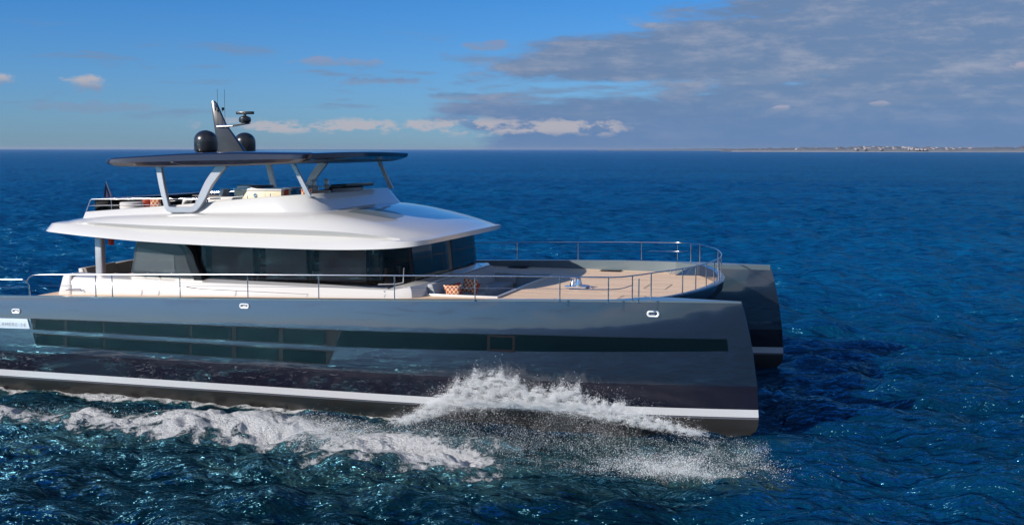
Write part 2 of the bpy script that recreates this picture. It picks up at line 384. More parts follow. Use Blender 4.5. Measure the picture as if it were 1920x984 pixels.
def sea_height(x, y, dist):
    fade3 = np.clip(1.3-dist/6000, .2, 1); fade1 = np.clip(1.5-dist/900, 0, 1); fade2 = np.clip(1.2-dist/240, 0, 1)
    h = .05*fade3*samp(T3[0], x, y, 411)+.15*fade1*samp(T1[0], x, y, 97)+.032*fade2*samp(T2[0], x, y, 23)
    dx = .11*fade1*samp(T1[1], x, y, 97)+.025*fade2*samp(T2[1], x, y, 23)
    dy = .11*fade1*samp(T1[2], x, y, 97)+.025*fade2*samp(T2[2], x, y, 23)
    return h, dx, dy
def sea_height_near(x, y, dist):
    h, dx, dy = sea_height(x, y, dist)
    f1, f2, f3, f4, r1 = foam_and_glint_fields(x, y)
    calm = np.clip(np.minimum(np.abs(y+1.1), np.abs(y-11.5))/1.5, .35, 1)*1.0
    inx = (x < 1.5) & (x > -40); h = np.where(inx, h*calm, h)
    lump = samp(TF[0], x, y, 6.1); lump2 = samp(TG[0], x, y, 17.3)
    h += .16*np.clip(f1, 0, 1)**1.3*(1+.45*lump2)+.055*np.clip(f1, 0, 1)*lump+.04*f2*(1+.8*lump)+.05*f3*(1+lump)
    # the wave trough between the hull and the breaking crest
    tr = np.exp(-((y+2.2)/.8)**2)*((x < -14) & (x > -60)); h -= .07*tr
    return h, dx, dy, f1, f2, f3, f4
def make_sea():
    fr1 = np.linspace(-31, 31, 1000); side = np.linspace(31, 329, 160)[1:-1]
    ang = np.radians(np.r_[fr1, side]); n = len(ang)
    R = [3.0]
    while R[-1] < 26: R.append(R[-1]+max(.09, .012*R[-1]) if R[-1] > 20 else R[-1]*1.05)
    while R[-1] < 46: R.append(R[-1]+.062)
    g = .062
    while R[-1] < 14000: g = max(g*1.012, .0); R.append(R[-1]+min(g, R[-1]*(.0075 if R[-1] < 320 else .016)) if R[-1] < 2500 else R[-1]*1.06)
    R = np.array(R); m = len(R)
    A, RR = np.meshgrid(ang, R)
    x = CAM[0]+RR*(-math.sin(YAW)*np.cos(A)+math.cos(YAW)*np.sin(A)); y = CAM[1]+RR*(math.cos(YAW)*np.cos(A)+math.sin(YAW)*np.sin(A))
    xf, yf = x.ravel(), y.ravel(); dist = RR.ravel()
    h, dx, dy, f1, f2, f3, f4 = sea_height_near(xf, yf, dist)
    co = np.stack([xf+dx, yf+dy, h], 1)
    co = np.vstack([co, [[CAM[0], CAM[1], 0]]]).astype(np.float32)
    i = np.arange(m-1)[:, None]*n; j = np.arange(n)[None, :]; j2 = (j+1) % n
    q_ = np.stack([i+j, i+n+j, i+n+j2, i+j2], -1).reshape(-1, 4)
    q_ = q_[:, ::-1]
    tri = np.stack([np.arange(n), (np.arange(n)+1) % n, np.full(n, m*n)], 1)
    me = bpy.data.meshes.new('sea'); nv = len(co); nq = len(q_); nt = len(tri)
    me.vertices.add(nv); me.vertices.foreach_set('co', co.ravel())
    me.loops.add(nq*4+nt*3); me.loops.foreach_set('vertex_index', np.r_[q_.ravel(), tri.ravel()].astype(np.int32))
    me.polygons.add(nq+nt)
    me.polygons.foreach_set('loop_start', np.r_[np.arange(nq)*4, nq*4+np.arange(nt)*3].astype(np.int32))
    me.polygons.foreach_set('use_smooth', np.ones(nq+nt, bool))
    me.update(calc_edges=True); me.validate()
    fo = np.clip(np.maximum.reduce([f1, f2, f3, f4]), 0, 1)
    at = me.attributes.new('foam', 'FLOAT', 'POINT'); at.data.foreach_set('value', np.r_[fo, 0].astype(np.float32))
    o = bpy.data.objects.new('sea', me); link(o); o['kind'] = 'structure'
    m_ = bpy.data.materials.new('sea_water'); m_.use_nodes = True; me.materials.append(m_)
    q = NT(m_.node_tree); b = m_.node_tree.nodes['Principled BSDF']
    P = q.new('ShaderNodeNewGeometry').outputs['Position']
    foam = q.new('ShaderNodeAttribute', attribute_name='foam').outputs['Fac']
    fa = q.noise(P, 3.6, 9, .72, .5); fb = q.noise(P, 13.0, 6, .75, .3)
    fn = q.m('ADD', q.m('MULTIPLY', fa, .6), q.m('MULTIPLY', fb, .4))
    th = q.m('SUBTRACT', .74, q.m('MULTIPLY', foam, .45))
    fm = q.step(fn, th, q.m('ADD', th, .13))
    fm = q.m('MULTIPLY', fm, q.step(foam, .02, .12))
    # water: deep blue, greener and darker where the hull wave is churned
    big = q.noise(P, .035, 3, .5)
    sxx, syy, szz = q.sep(P)
    wind = q.noise(q.xyz(q.m('MULTIPLY', sxx, .004), q.m('MULTIPLY', syy, .02), 0.0), 1.0, 4, .6, .2)
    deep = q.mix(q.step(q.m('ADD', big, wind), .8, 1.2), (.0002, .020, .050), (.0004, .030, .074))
    deep = q.mix(q.step(syy, -5.0, 60.0), deep, q.mix(q.step(q.m('ADD', big, wind), .8, 1.2), (.0002, .052, .140), (.0003, .072, .180)))  # far water lighter in base colour, standing in for extra sky reflection
    sx0, sy0, sz0 = q.sep(P)
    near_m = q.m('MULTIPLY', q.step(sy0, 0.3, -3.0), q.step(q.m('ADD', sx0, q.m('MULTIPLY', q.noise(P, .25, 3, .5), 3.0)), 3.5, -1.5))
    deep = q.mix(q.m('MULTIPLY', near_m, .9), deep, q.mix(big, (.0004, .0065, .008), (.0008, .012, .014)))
    churn = q.mix(q.step(foam, .0, .5), deep, (.018, .048, .050))  # foam mask also carries the painted sun glitter
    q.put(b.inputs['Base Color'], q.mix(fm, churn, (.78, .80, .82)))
    q.put(b.inputs['Roughness'], q.m('ADD', .07, q.m('MULTIPLY', fm, .5)))
    b.inputs['IOR'].default_value = 1.333; b.inputs['Specular Tint'].default_value = (.10, .62, 1, 1)
    q.put(b.inputs['Specular IOR Level'], q.m('SUBTRACT', .52, q.m('MULTIPLY', fm, .4)))
    sx, sy, sz = q.sep(P)
    # ripples at three sizes, wind-stretched
    u = q.m('ADD', q.m('MULTIPLY', sx, .96), q.m('MULTIPLY', sy, .28)); v = q.m('ADD', q.m('MULTIPLY', sx, -.28), q.m('MULTIPLY', sy, .96))
    w1 = q.noise(q.xyz(q.m('MULTIPLY', u, .38), v, sz), 1.25, 5, .58, .1)
    w2 = q.noise(q.xyz(q.m('MULTIPLY', u, .45), v, sz), 5.0, 3, .55, .1)
    w3 = q.noise(q.xyz(q.m('MULTIPLY', u, .40), v, 0.0), .45, 6, .62, .15)
    hgt = q.m('ADD', q.m('ADD', q.m('MULTIPLY', w1, .44), q.m('MULTIPLY', w2, .07)), q.m('MULTIPLY', w3, 2.4))
    hgt = q.m('ADD', hgt, q.m('MULTIPLY', fm, q.m('ADD', .04, q.m('MULTIPLY', fb, .40))))
    bn = q.new('ShaderNodeBump'); bn.inputs['Strength'].default_value = .9; bn.inputs['Distance'].default_value = 1.0
    q.put(bn.inputs['Height'], hgt); q.put(b.inputs['Normal'], bn.outputs[0])
    # a rough sea never mirrors fully at a grazing angle: its wave faces hide one another, so the reflectance is lowered
    fre = q.new('ShaderNodeFresnel'); fre.inputs[0].default_value = 1.34; q.l.new(bn.outputs[0], fre.inputs['Normal'])
    body = q.new('ShaderNodeBsdfDiffuse'); q.put(body.inputs[0], churn); q.l.new(bn.outputs[0], body.inputs['Normal'])
    gls = q.new('ShaderNodeBsdfGlossy'); q.put(gls.inputs[0], (.28, .76, 1.0)); gls.inputs['Roughness'].default_value = .15; q.l.new(bn.outputs[0], gls.inputs['Normal'])
    wat = q.new('ShaderNodeMixShader'); q.put(wat.inputs[0], q.m('MINIMUM', q.m('MULTIPLY', fre.outputs[0], 1.30), .92)); q.l.new(body.outputs[0], wat.inputs[1]); q.l.new(gls.outputs[0], wat.inputs[2])
    fin = q.new('ShaderNodeMixShader'); q.put(fin.inputs[0], fm); q.l.new(wat.outputs[0], fin.inputs[1]); q.l.new(b.outputs[0], fin.inputs[2])
    q.l.new(fin.outputs[0], m_.node_tree.nodes['Material Output'].inputs['Surface'])
    return o
sea = make_sea()

# ---------------------------------------------------------------- sea haze
hz_ = MB(); hz_.box(-15500, 15500, -15500, 15500, -3.0, 24.0)
hm = bpy.data.materials.new('sea_haze'); hm.use_nodes = True; q = NT(hm.node_tree)
hm.node_tree.nodes.remove(hm.node_tree.nodes['Principled BSDF'])
pv = q.new('ShaderNodeVolumePrincipled'); pv.inputs['Color'].default_value = (.62, .72, .88, 1); pv.inputs['Density'].default_value = 5e-5; pv.inputs['Anisotropy'].default_value = .2
q.l.new(pv.outputs[0], hm.node_tree.nodes['Material Output'].inputs['Volume'])
haze = hz_.build('haze', hm); haze['kind'] = 'stuff'

# ---------------------------------------------------------------- far coast
land_m = mat('coast_land', (.10, .11, .13), .95, var=.5, vscale=.02)
cliff_m = mat('coast_cliff', (.21, .20, .215), .95, var=.3, vscale=.01)
def along(az_px, dist): v = ray(az_px, 279); v = v/np.hypot(v[0], v[1]); return CAM[0]+v[0]*dist, CAM[1]+v[1]*dist
def ridge_strip(name, x0, x1, n, dist, hf, thick, m, seed):
    g = np.random.RandomState(seed); mb = MB(); rows = []
    lev = np.cumsum(g.randn(n))*.0; nz = np.convolve(g.rand(n+8), np.ones(4)/4, 'same')[4:4+n]
    for i in range(n):
        x = x0+(x1-x0)*i/(n-1); h = hf(x)*(0.7+.6*nz[i])
        a = along(x, dist); b_ = along(x, dist+thick*.3); c = along(x, dist+thick)
        rows.append([(a[0], a[1], -2), (a[0], a[1], h*.55), (b_[0], b_[1], h), (c[0], c[1], h*.8), (c[0], c[1], -2)])
    mb.grid(rows); mb.f.append((0, 1, 2, 3, 4)); k = 5*(n-1); mb.f.append((k+4, k+3, k+2, k+1, k)); mb.mi += [0, 0]
    o = mb.build(name, m, smooth=30); o['kind'] = 'structure'; return o
ridge_strip('coast', 1350, 2250, 420, 4000, lambda x: 3+13*min(1, max(0, (x-1345)/120))+2*math.sin(x*.02), 700, land_m, 3)
ridge_strip('cliff', 1372, 1990, 420, 3960, lambda x: (4.2 if x < 1540 else 4.0-2.2*min(1, (x-1540)/200)), 30, cliff_m, 5)
ridge_strip('distant_hills', 1120, 1420, 160, 6500, lambda x: 4+9*min(1, (x-1120)/250), 700, mat('far_land', (.10, .13, .16), .95, var=.2, vscale=.01), 9)
wallm = mat('house_wall', (.42, .39, .38), .8); roofm = mat('house_roof', (.38, .20, .15), .8)
hb = None
for i in range(52):
    px_ = rnd.gauss(1680, 95) if i < 46 else rnd.uniform(1400, 1900)
    px_ = min(max(px_, 1385), 1915)
    w_ = rnd.uniform(3.5, 8); h_ = rnd.uniform(2.2, 3.6); f_h = rnd.uniform(.50, .98); z_ = (3+13*min(1, max(0, (px_-1345)/120))+2*math.sin(px_*.02))*f_h; dd_ = 3994+max(0, f_h-.55)/.45*205
    x_, y_ = along(px_, dd_)
    r_ = thing('house', 'tiny pale house with a reddish roof among the trees of the far shore', 'house', (x_, y_, z_), 'houses on the distant shore')
    if hb is None:
        m1_ = MB().box(-1, 1, -1, 1, -1.6, 1); wl = m1_.build('wall', wallm)
        m2_ = MB().prism([(-1.05, 1.0), (1.05, 1.0), (0, 1.6)], 'x', -1.05, 1.05); rf = m2_.build('roof', roofm)
        hb = (wl, rf); wl.parent = r_; rf.parent = r_
    else:
        for s_ in hb:
            c_ = s_.copy(); COL.objects.link(c_); c_.parent = r_
    r_.scale = (w_*.5, 4, h_*.5); r_.rotation_euler = (0, 0, YAW+rnd.uniform(-.4, .1))

# ---------------------------------------------------------------- the catamaran
yacht = thing('yacht', 'long dark blue power catamaran with white superstructure and black hardtop cruising to the right', 'yacht', (-13, YC, 0))
ZS = lambda X: ip(X, [-30, -26, -14.4, -6.6, -3, 0], [3.25, 3.38, 3.71, 3.95, 4.0, 4.01])       # sheer
XSTEM = lambda z: ip(z, [.0, .12, .3, .55, 1.5, 2.6, 3.4, 4.1], [-.30, -.08, -.01, 0, -.06, -.22, -.40, -.60])
def HW(t_): return 1.28*(1-max(0, (t_-.60)/.40)**2.1)+.035
def hprof(z, X):                     # width factor over height
    zs = ZS(X); k = (z-1.5)/(zs-1.5)
    return 1.0-.11*k*k if z > 1.5 else ip(z, [-.7, .05, .3, .55, .86, 1.5], [.15, .60, .76, .84, .90, 1.0])
def tX(X, z): return (X+30)/(30+XSTEM(z))
def ysurf(X, z): return HW(min(1, max(0, tX(X, z))))*hprof(z, X)
def hull_pt(t_, lev, side, Yo, off=0.0):
    """lev: height as ('z', value) or ('s', fraction between chine and sheer)"""
    X = -30+t_*30
    for _ in range(4):
        z = lev[1] if lev[0] == 'z' else 1.5+(ZS(X)-1.5)*lev[1]
        X = -30+t_*(30+XSTEM(z))
    return (X, Yo+side*(HW(t_)*hprof(z, X)+off), z)
TS = [0, .1, .132, .134, .2, .3, .4, .5]+[.5+.5*(i/26.0)**.8 for i in range(1, 27)]
bulw_m = mat('bulwark_paint', (.10, .135, .155), .35, coat=.5, var=.05)
def make_hull(Yo, outer):
    LV_top = [('z', 1.5)]+[('s', f) for f in (.2, .4, .6, .8, 1.0)]
    LV_low = [('z', v) for v in (.86, 1.18, 1.5)]
    LV_boot = [('z', v) for v in (-.7, .05, .14, .3, .55)]
    LV_str = [('z', v) for v in (.55, .705, .86)]
    def band(mb, levs, mi, off=0.0):
        rows = []
        for t_ in TS:
            ring = [hull_pt(t_, l, outer, Yo, off) for l in levs]
            rows.append(ring)
        mb.grid(rows, mi)
        rows2 = []
        for t_ in TS:      # inboard side stops under the deck, except right forward
            rr = []
            for l in levs:
                p_ = hull_pt(t_, l, -outer, Yo, off); lim = 2.8 if p_[0] < -26.0 else 3.45 if p_[0] < -4.4 else (3.45+(p_[0]+4.4)*.6 if p_[0] < -3.4 else 9)
                rr.append((p_[0], p_[1], min(p_[2], lim)))
            rows2.append(rr)
        mb.grid(rows2, mi)
        mb.grid([rows[-1], rows2[-1]], mi)     # stem
    mb = MB(); band(mb, LV_top, 0); band(mb, LV_low, 1); band(mb, LV_boot, 2); band(mb, LV_str, 1)
    # closed top forward, open (bulwark) aft
    o = mb.build('hull', [hull_m, hull_low, antifoul], yacht, smooth=25)
    s_ = MB(); band(s_, [('z', .565), ('z', .68), ('z', .80)], 0, .006); s_.build('boot_stripe', stripe_m, o, smooth=25)
    s_ = MB(); band(s_, [('z', .50), ('z', .55)], 0, .005); s_.build('pinstripe', mats_grey, o, smooth=25)
    # cap: full width forward of the deck edge, a rail-width aft
    c = MB(); rows = []
    for t_ in TS:
        a = hull_pt(t_, ('s', 1.0), outer, Yo, .012); f = hull_pt(t_, ('s', 1.0), -outer, Yo, .012)
        inner = a[1]-outer*.26 if a[0] < -4.4 else f[1]
        if -4.4 <= a[0] < -3.3: inner = a[1]-outer*.26+(f[1]-a[1]+outer*.26)*(a[0]+4.4)/1.1
        b1 = (a[0], a[1], a[2]); b2 = (a[0], inner, a[2])
        rows.append([(b1[0], b1[1], b1[2]-.035), (b1[0], b1[1], b1[2]+.008), (b2[0], b2[1], b2[2]+.008), (b2[0], b2[1], b2[2]-.5)])
    c.grid(rows); c.build('bulwark', bulw_m, o, smooth=20)
    return o
mats_grey = mat('grey_pinstripe', (.10, .10, .12), .4, coat=.5)
hullN = make_hull(0.0, -1); hullF = make_hull(11.5, 1)

def onhull(x, y):
    P_ = onY(x, y, -1.0)
    for _ in range(12): P_ = onY(x, y, -ysurf(P_[0], P_[2]))
    return P_[0], P_[2]
def side_panel(name, m, pts, off, parent, nx=24, thick=.0):
    """a panel lying on the outer side of the near hull; pts = aft-top, aft-bottom, fwd-top, fwd-bottom as (X, z)"""
    (ax, at_), (bx, bt), (cx_, ct), (dx_, dt) = pts; rows = []
    for i in range(nx+1):
        u = i/nx; tp = (ax+(cx_-ax)*u, at_+(ct-at_)*u); bo = (bx+(dx_-bx)*u, bt+(dt-bt)*u); r_ = []
        for k in range(5):
            v = k/4; X = tp[0]+(bo[0]-tp[0])*v; z = tp[1]+(bo[1]-tp[1])*v
            r_.append((X, -ysurf(X, z)-off, z))
        r_ = [(r_[0][0], r_[0][1]+off+.02, r_[0][2])]+r_+[(r_[-1][0], r_[-1][1]+off+.02, r_[-1][2])]
        rows.append(r_)
    mb = MB(); mb.grid(rows)
    n = len(rows[0]); k = n*nx; mb.f.append(tuple(range(n))); mb.f.append(tuple(range(k+n-1, k-1, -1))); mb.mi += [0, 0]
    return mb.build(name, m, parent, smooth=20)
def quad_px(a, b, c, d_): return [onhull(*a), onhull(*b), onhull(*c), onhull(*d_)]
up = quad_px((58, 597.5), (62, 618.5), (640, 618.5), (628, 649.5))
side_panel('window_band', winband, up, .006, hullN, 30)
lo = quad_px((62, 626), (68, 647.5), (627, 658), (616, 684))
side_panel('window_band', winband, lo, .006, hullN, 30)
lg = quad_px((641, 619), (629.5, 650), (1363, 635), (1366, 657.5))
# the long band follows the hull, so give it its middle points by halves
mid_t, mid_b = onhull(1000, 627.5), onhull(1000, 658.5)
side_panel('window_band', hullglass, [lg[0], lg[1], mid_t, mid_b], .006, hullN, 24)
side_panel('window_band', hullglass, [mid_t, mid_b, lg[2], lg[3]], .006, hullN, 24)
def in_band(b4, x0, x1, m0=.035):
    """pane between two picture columns inside a band"""
    def at(xp):
        yt = None
        X = onhull(xp, 630)[0]
        return X
    X0, X1 = at(x0), at(x1)
    (ax, at_), (bx, bt), (cx_, ct), (dx_, dt) = b4
    T = lambda X: at_+(ct-at_)*(X-ax)/(cx_-ax)-m0
    B = lambda X: bt+(dt-bt)*(X-bx)/(dx_-bx)+m0
    return [(X0, T(X0)), (X0, B(X0)), (X1, T(X1)), (X1, B(X1))]
for b4 in (up, lo):
    for x0, x1 in [(67, 120), (126, 193), (197, 355), (360, 435), (443, 523), (531, 612)]:
        side_panel('window_pane', hullglass, in_band(b4, x0, x1), .011, hullN, 6)
fr4 = quad_px((914, 627), (914, 657.5), (966, 629), (966, 660))
side_panel('window_frame', winband, fr4, .012, hullN, 3)
side_panel('window_pane', hullglass, quad_px((919, 631), (919, 653.5), (961, 632.5), (961, 655.5)), .017, hullN, 3)
side_panel('window_gasket', black, quad_px((62, 625), (62.5, 626), (640, 657), (640, 658)), .004, hullN, 20)
# chromed fairleads and the name plate
fair_m = mat('satin_white_metal', (.74, .76, .80), .35, metal=.2, coat=.4)
def fairlead(xp, yp, w=.36, h=.17):
    X, z = onhull(xp, yp); mb = MB(); n = 28; y = -ysurf(X, z)
    def loop(a, b_, yy):
        r_ = b_; out_ = []
        for k in range(n):
            t_ = 2*math.pi*k/n; cx = math.copysign(a-r_, math.cos(t_)) if a > r_ else 0
            out_.append((X+cx+r_*math.cos(t_), yy, z+r_*math.sin(t_)))
        return out_
    mb.grid([loop(w/2, h/2, y+.03), loop(w/2, h/2, y-.03), loop(w/2-.025, h/2-.02, y-.045), loop(w/2-.06, h/2-.05, y-.03), loop(w/2-.05, h/2-.045, y+.03)], 0, True)
    o = mb.build('fairlead', fair_m, hullN, smooth=50)
    m2 = MB(); l = loop(w/2-.05, h/2-.045, y-.008); m2.add(l, [tuple(range(n))]); m2.build('fairlead_hole', black, hullN)
    b_ = MB(); b_.tube([(X-.05, y-.02, z-.01), (X+.07, y-.02, z-.01)], .018); b_.build('roller', chrome, hullN, smooth=50)
fairlead(31, 584); fairlead(459, 574); fairlead(1225, 588, .38, .19)
side_panel('name_plate', mat('brushed_plate', (.66, .67, .70), .3, metal=.6, coat=.3), quad_px((-40, 596), (-40, 614), (52.5, 598.5), (57.5, 617)), .03, hullN, 6)
def lettering(txt, X, y, z, size, m, parent, rot=(math.pi/2, 0, 0), ext=.004):
    cu = bpy.data.curves.new('t', 'FONT'); cu.body = txt; cu.size = size; cu.extrude = ext; cu.space_character = 1.25
    tmp = bpy.data.objects.new('t', cu); COL.objects.link(tmp); dg = bpy.context.evaluated_depsgraph_get()
    me = bpy.data.meshes.new_from_object(tmp.evaluated_get(dg)); COL.objects.unlink(tmp); bpy.data.objects.remove(tmp)
    me.materials.clear(); me.materials.append(m); o = bpy.data.objects.new('lettering', me)
    me.transform(Matrix.Translation((X, y, z)) @ Matrix.Rotation(rot[0], 4, 'X')); link(o, parent); return o
X_, z_ = onhull(-4, 612)
lettering('ELAMERE-24', X_-.05, -ysurf(X_, z_)-.034, z_+.02, .19, mat('plate_letter', (.42, .44, .48), .4, metal=.5), hullN)

# decks ---------------------------------------------------------------
ZD = lambda X: ip(X, [-30, -24, -12, 0], [3.02, 3.25, 3.55, 3.58])
PX0, PX1, PY0, PY1 = -11.3, -8.85, 2.1, 9.4
NOSE = [(-3.45, -.25), (-2.95, .5), (-2.3, 2.1), (-1.88, 4.1), (-1.74, 5.75)]
nose_h = crom([(a, b_, 0) for a, b_ in NOSE], 22)
def nose_loop(inset, z): return [(p[0]-inset, p[1]+inset*.25*(1-p[1]/5.75), z) for p in nose_h]+[(p[0]-inset, 11.5-(p[1]+inset*.25*(1-p[1]/5.75)), z) for p in reversed(nose_h[:-1])]
yb_pts = sorted([(-4.4, -.62), (-4.0, -.45), (-3.6, .2)]+[(p[0]-.28, p[1]+.1) for p in nose_h if p[1] > .3])
def yb(X):
    if X < -4.4: return -(ysurf(X, 3.6)-.14)
    return ip(X, [p[0] for p in yb_pts], [p[1] for p in yb_pts])
def deck_grid(mb, X0, X1, nx, fy0, fy1, ny=2):
    rows = []
    for i in range(nx+1):
        X = X0+(X1-X0)*i/nx; a, b_ = fy0(X), fy1(X)
        rows.append([(X, a+(b_-a)*j/ny, ZD(X)) for j in range(ny+1)])
    mb.grid(rows)
dm = MB()
deck_grid(dm, -26.02, PX0, 30, yb, lambda X: 11.5-yb(X))
deck_grid(dm, PX0, PX1, 8, yb, lambda X: PY0); deck_grid(dm, PX0, PX1, 8, lambda X: PY1, lambda X: 11.5-yb(X))
deck_grid(dm, PX1, -2.04, 60, yb, lambda X: 11.5-yb(X))
dk = dm.build('deck', teak, yacht)
# inlaid hatch outlines in the teak
hl_m = mat('caulking', (.10, .085, .075), .8)
def outline(x0, x1, y0, y1, w=.025):
    z_ = 3.587; mb = MB()
    a = [(x0, y0, z_), (x1, y0, z_), (x1, y1, z_), (x0, y1, z_)]; b_ = [(x0+w, y0+w, z_), (x1-w, y0+w, z_), (x1-w, y1-w, z_), (x0+w, y1-w, z_)]
    mb.add(a+b_, [(0, 1, 5, 4), (1, 2, 6, 5), (2, 3, 7, 6), (3, 0, 4, 7)]); mb.build('hatch_outline', hl_m, dk)
outline(-6.9, -6.1, .9, 2.4); outline(-8.3, -7.5, .2, 1.5); outline(-4.9, -4.1, 2.2, 3.9); outline(-4.6, -3.8, 6.0, 7.6)
# king planks and margin near the bulwark
# curved nose beam between the hulls
zt = 4.0; nb = MB()
nb.grid([nose_loop(.30, ZD(-3)-.02), nose_loop(.26, zt-.02), nose_loop(.06, zt), nose_loop(0, zt-.04), nose_loop(.05, zt-.35), nose_loop(.55, 3.1), nose_loop(1.5, 2.2), nose_loop(3.2, 1.75)])
nb.build('nose_beam', navy, yacht, smooth=35)
bd = MB(); bd.box(-26.0, -4.6, .8, 10.7, 1.75, 2.9); bd.build('bridge_deck', navy, yacht)
sofa_m = mat('shaded_white_vinyl', (.30, .32, .35), .7, var=.06, bump=.1)  # white vinyl with its blue-grey shade put into the base colour
# sunken lounge: lining, rim, sofa
lw = MB(); zf = 2.95
lw.grid([[(PX0, PY0, 3.57), (PX1, PY0, 3.57), (PX1, PY1, 3.57), (PX0, PY1, 3.57)], [(PX0, PY0, zf), (PX1, PY0, zf), (PX1, PY1, zf), (PX0, PY1, zf)]], 0, True)
lw.add([(PX0, PY0, zf), (PX1, PY0, zf), (PX1, PY1, zf), (PX0, PY1, zf)], [(0, 1, 2, 3)])
well = lw.build('lounge_well', well_m, yacht)
rim = MB()
for a in ((PX0, PX1+.07, PY0-.07, PY0), (PX1, PX1+.07, PY0, PY1), (PX0, PX1+.07, PY1, PY1+.07)): rim.box(a[0], a[1], a[2], a[3], 3.52, 3.625)
rim.build('well_rim', gel, well, bevel=.015)
sf = MB(); sf.box(PX0+.05, PX0+1.0, PY0+.3, PY1-.3, zf, 3.33); so_ = sf.build('lounge_sofa', sofa_m, well, bevel=.05)
sf = MB(); sf.hexa([(PX0+.0, PY0+.2, 3.3), (PX0+.30, PY0+.2, 3.3), (PX0+.30, PY1-.2, 3.3), (PX0, PY1-.2, 3.3)], [(PX0-.1, PY0+.2, 3.92), (PX0+.10, PY0+.2, 3.92), (PX0+.10, PY1-.2, 3.92), (PX0-.1, PY1-.2, 3.92)]); sf.build('backrest', sofa_m, well, bevel=.05)
for y0 in (PY0+.05, 5.35, PY1-.45):
    sf = MB(); sf.box(PX0+.05, PX0+1.05, y0, y0+.4, 3.2, 3.56); sf.build('armrest', sofa_m, well, bevel=.05)
# deck hatches, windlass, cleats
for (hx, hy) in ((-10.95, 12.0), (-6.95, 11.7)):
    h_ = MB(); h_.box(hx-.42, hx+.42, hy-.28, hy+.28, 3.585, 3.615); o = h_.build('deck_hatch', black, yacht, bevel=.01)
    h_ = MB(); h_.box(hx-.05, hx+.38, hy-.24, hy+.24, 3.616, 3.622); h_.build('hatch_glass', hullglass, o)
wb = MB(); wb.box(-7.35, -6.55, 5.35, 5.8, 3.585, 3.63); wb.lathe((-7.05, 5.57, 3.62), [(.11, 0), (.11, .1), (.07, .15), (.07, .26), (.12, .31), (.12, .34), (.03, .36)], 18)
wb.lathe((-6.85, 5.57, 3.62), [(.13, 0), (.13, .12), (.1, .22), (.1, .30), (.05, .33)], 18); wb.tube([(-6.8, 5.57, 3.68), (-6.5, 5.57, 3.66), (-6.35, 5.57, 3.60)], .03)
wb.build('windlass', chrome, yacht, smooth=40)
def cleat(x, y, z, ax=0):
    c_ = MB(); dx_, dy_ = (1, 0) if ax == 0 else (0, 1)
    c_.tube([(x-.2*dx_, y-.2*dy_, z+.12), (x-.1*dx_, y-.1*dy_, z+.10), (x+.1*dx_, y+.1*dy_, z+.10), (x+.2*dx_, y+.2*dy_, z+.12)], [.015, .024, .024, .015])
    c_.tube([(x-.07*dx_, y-.07*dy_, z), (x-.07*dx_, y-.07*dy_, z+.1)], .022); c_.tube([(x+.07*dx_, y+.07*dy_, z), (x+.07*dx_, y+.07*dy_, z+.1)], .022)
    c_.box(x-.2, x+.2, y-.08, y+.08, z-.005, z+.015); c_.build('cleat', chrome, yacht, smooth=40)
cleat(-3.9, 11.75, 3.60); cleat(-4.35, 11.3, 3.60)

# guard rails ----------------------------------------------------------
def rail(name, path, zbase, stx, r=.022, mids=(), wires=()):
    t_ = MB(); t_.tube(path, r, 8); o = t_.build(name, steel, yacht, smooth=60)
    for (x, y, z0, z1) in stx:
        s_ = MB(); s_.tube([(x, y, z0), (x, y, z1)], .019, 8); s_.lathe((x, y, z0-.01), [(.04, 0), (.04, .02), (.02, .03)], 10); s_.build('stanchion', steel, o, smooth=60)
    for m_ in mids:
        s_ = MB(); s_.tube(m_, .015, 8); s_.build('mid_rail', steel, o, smooth=60)
    for m_ in wires:
        s_ = MB(); s_.tube(m_, .006, 5); s_.build('guard_wire', steel, o, smooth=60)
    return o
nose_rail = [(p[0]-.12, p[1]+.12) for p in nose_h]
near = [(-24.95, -1.08, 3.86), (-24.86, -1.08, 4.02), (-24.7, -1.08, 4.12), (-24.45, -1.08, 4.17), (-19, -1.08, 4.36), (-13.75, -1.08, 4.50), (-9, -1.08, 4.63), (-6.68, -1.08, 4.69), (-4.6, -1.02, 4.72), (-4.05, -.86, 4.73), (-3.75, -.55, 4.745), (-3.5, -.2, 4.755)]
fr_path = [(x, y, 4.77) for x, y in nose_rail if y > .3]
whole = near+fr_path+[mir(p) for p in reversed(fr_path[:-1])]+[mir(p) for p in reversed(near)]
whole = [whole[0]]+crom(whole, 240)
stn = []
for xp in (180, 211, 338, 465, 598, 740, 891, 1050, 1141):
    X = onY(xp, 545, -1.08)[0]; stn.append((X, -1.08, ZS(X), ip(X, [p[0] for p in near], [p[2] for p in near])))
X = onY(1198, 545, -1.05)[0]; stn.append((X, -1.05, ZS(X), 4.72))
for (x, y) in ((-3.75, -.55), (-3.3, .12)): stn.append((x, y, 4.0, 4.755))
allst = stn+[(s_[0], 11.5-s_[1], s_[2], s_[3]) for s_ in stn]
for k in (8, 11, 14, 17, 20): 
    x, y = nose_rail[k]; allst.append((x, y, 4.0, 4.77)); 
    if k in (11, 17): allst.append((x, 11.5-y, 4.0, 4.77))
def zmid(p, f=.5): return (p[0], p[1], ZS(p[0])+(p[2]-ZS(p[0]))*f)
mid1 = [(stn[8][0]-1.2, -1.08, 4.34), (-4.5, -1.03, 4.36), (-4.05, -.86, 4.38), (-3.75, -.55, 4.46)]
rail('guard_rail', whole, 3.5, allst, mids=[crom(mid1, 14), crom([mir(p) for p in mid1], 14)],
     wires=[[zmid(p) for p in near[4:9]], [mir(zmid(p)) for p in near[4:9]], [zmid(p) for p in near[3:5]]])
arch = [(-30, -1.08, 3.85), (-25.1, -1.08, 3.99), (-24.93, -1.08, 3.93), (-24.84, -1.08, 3.8), (-24.82, -1.08, 3.42)]
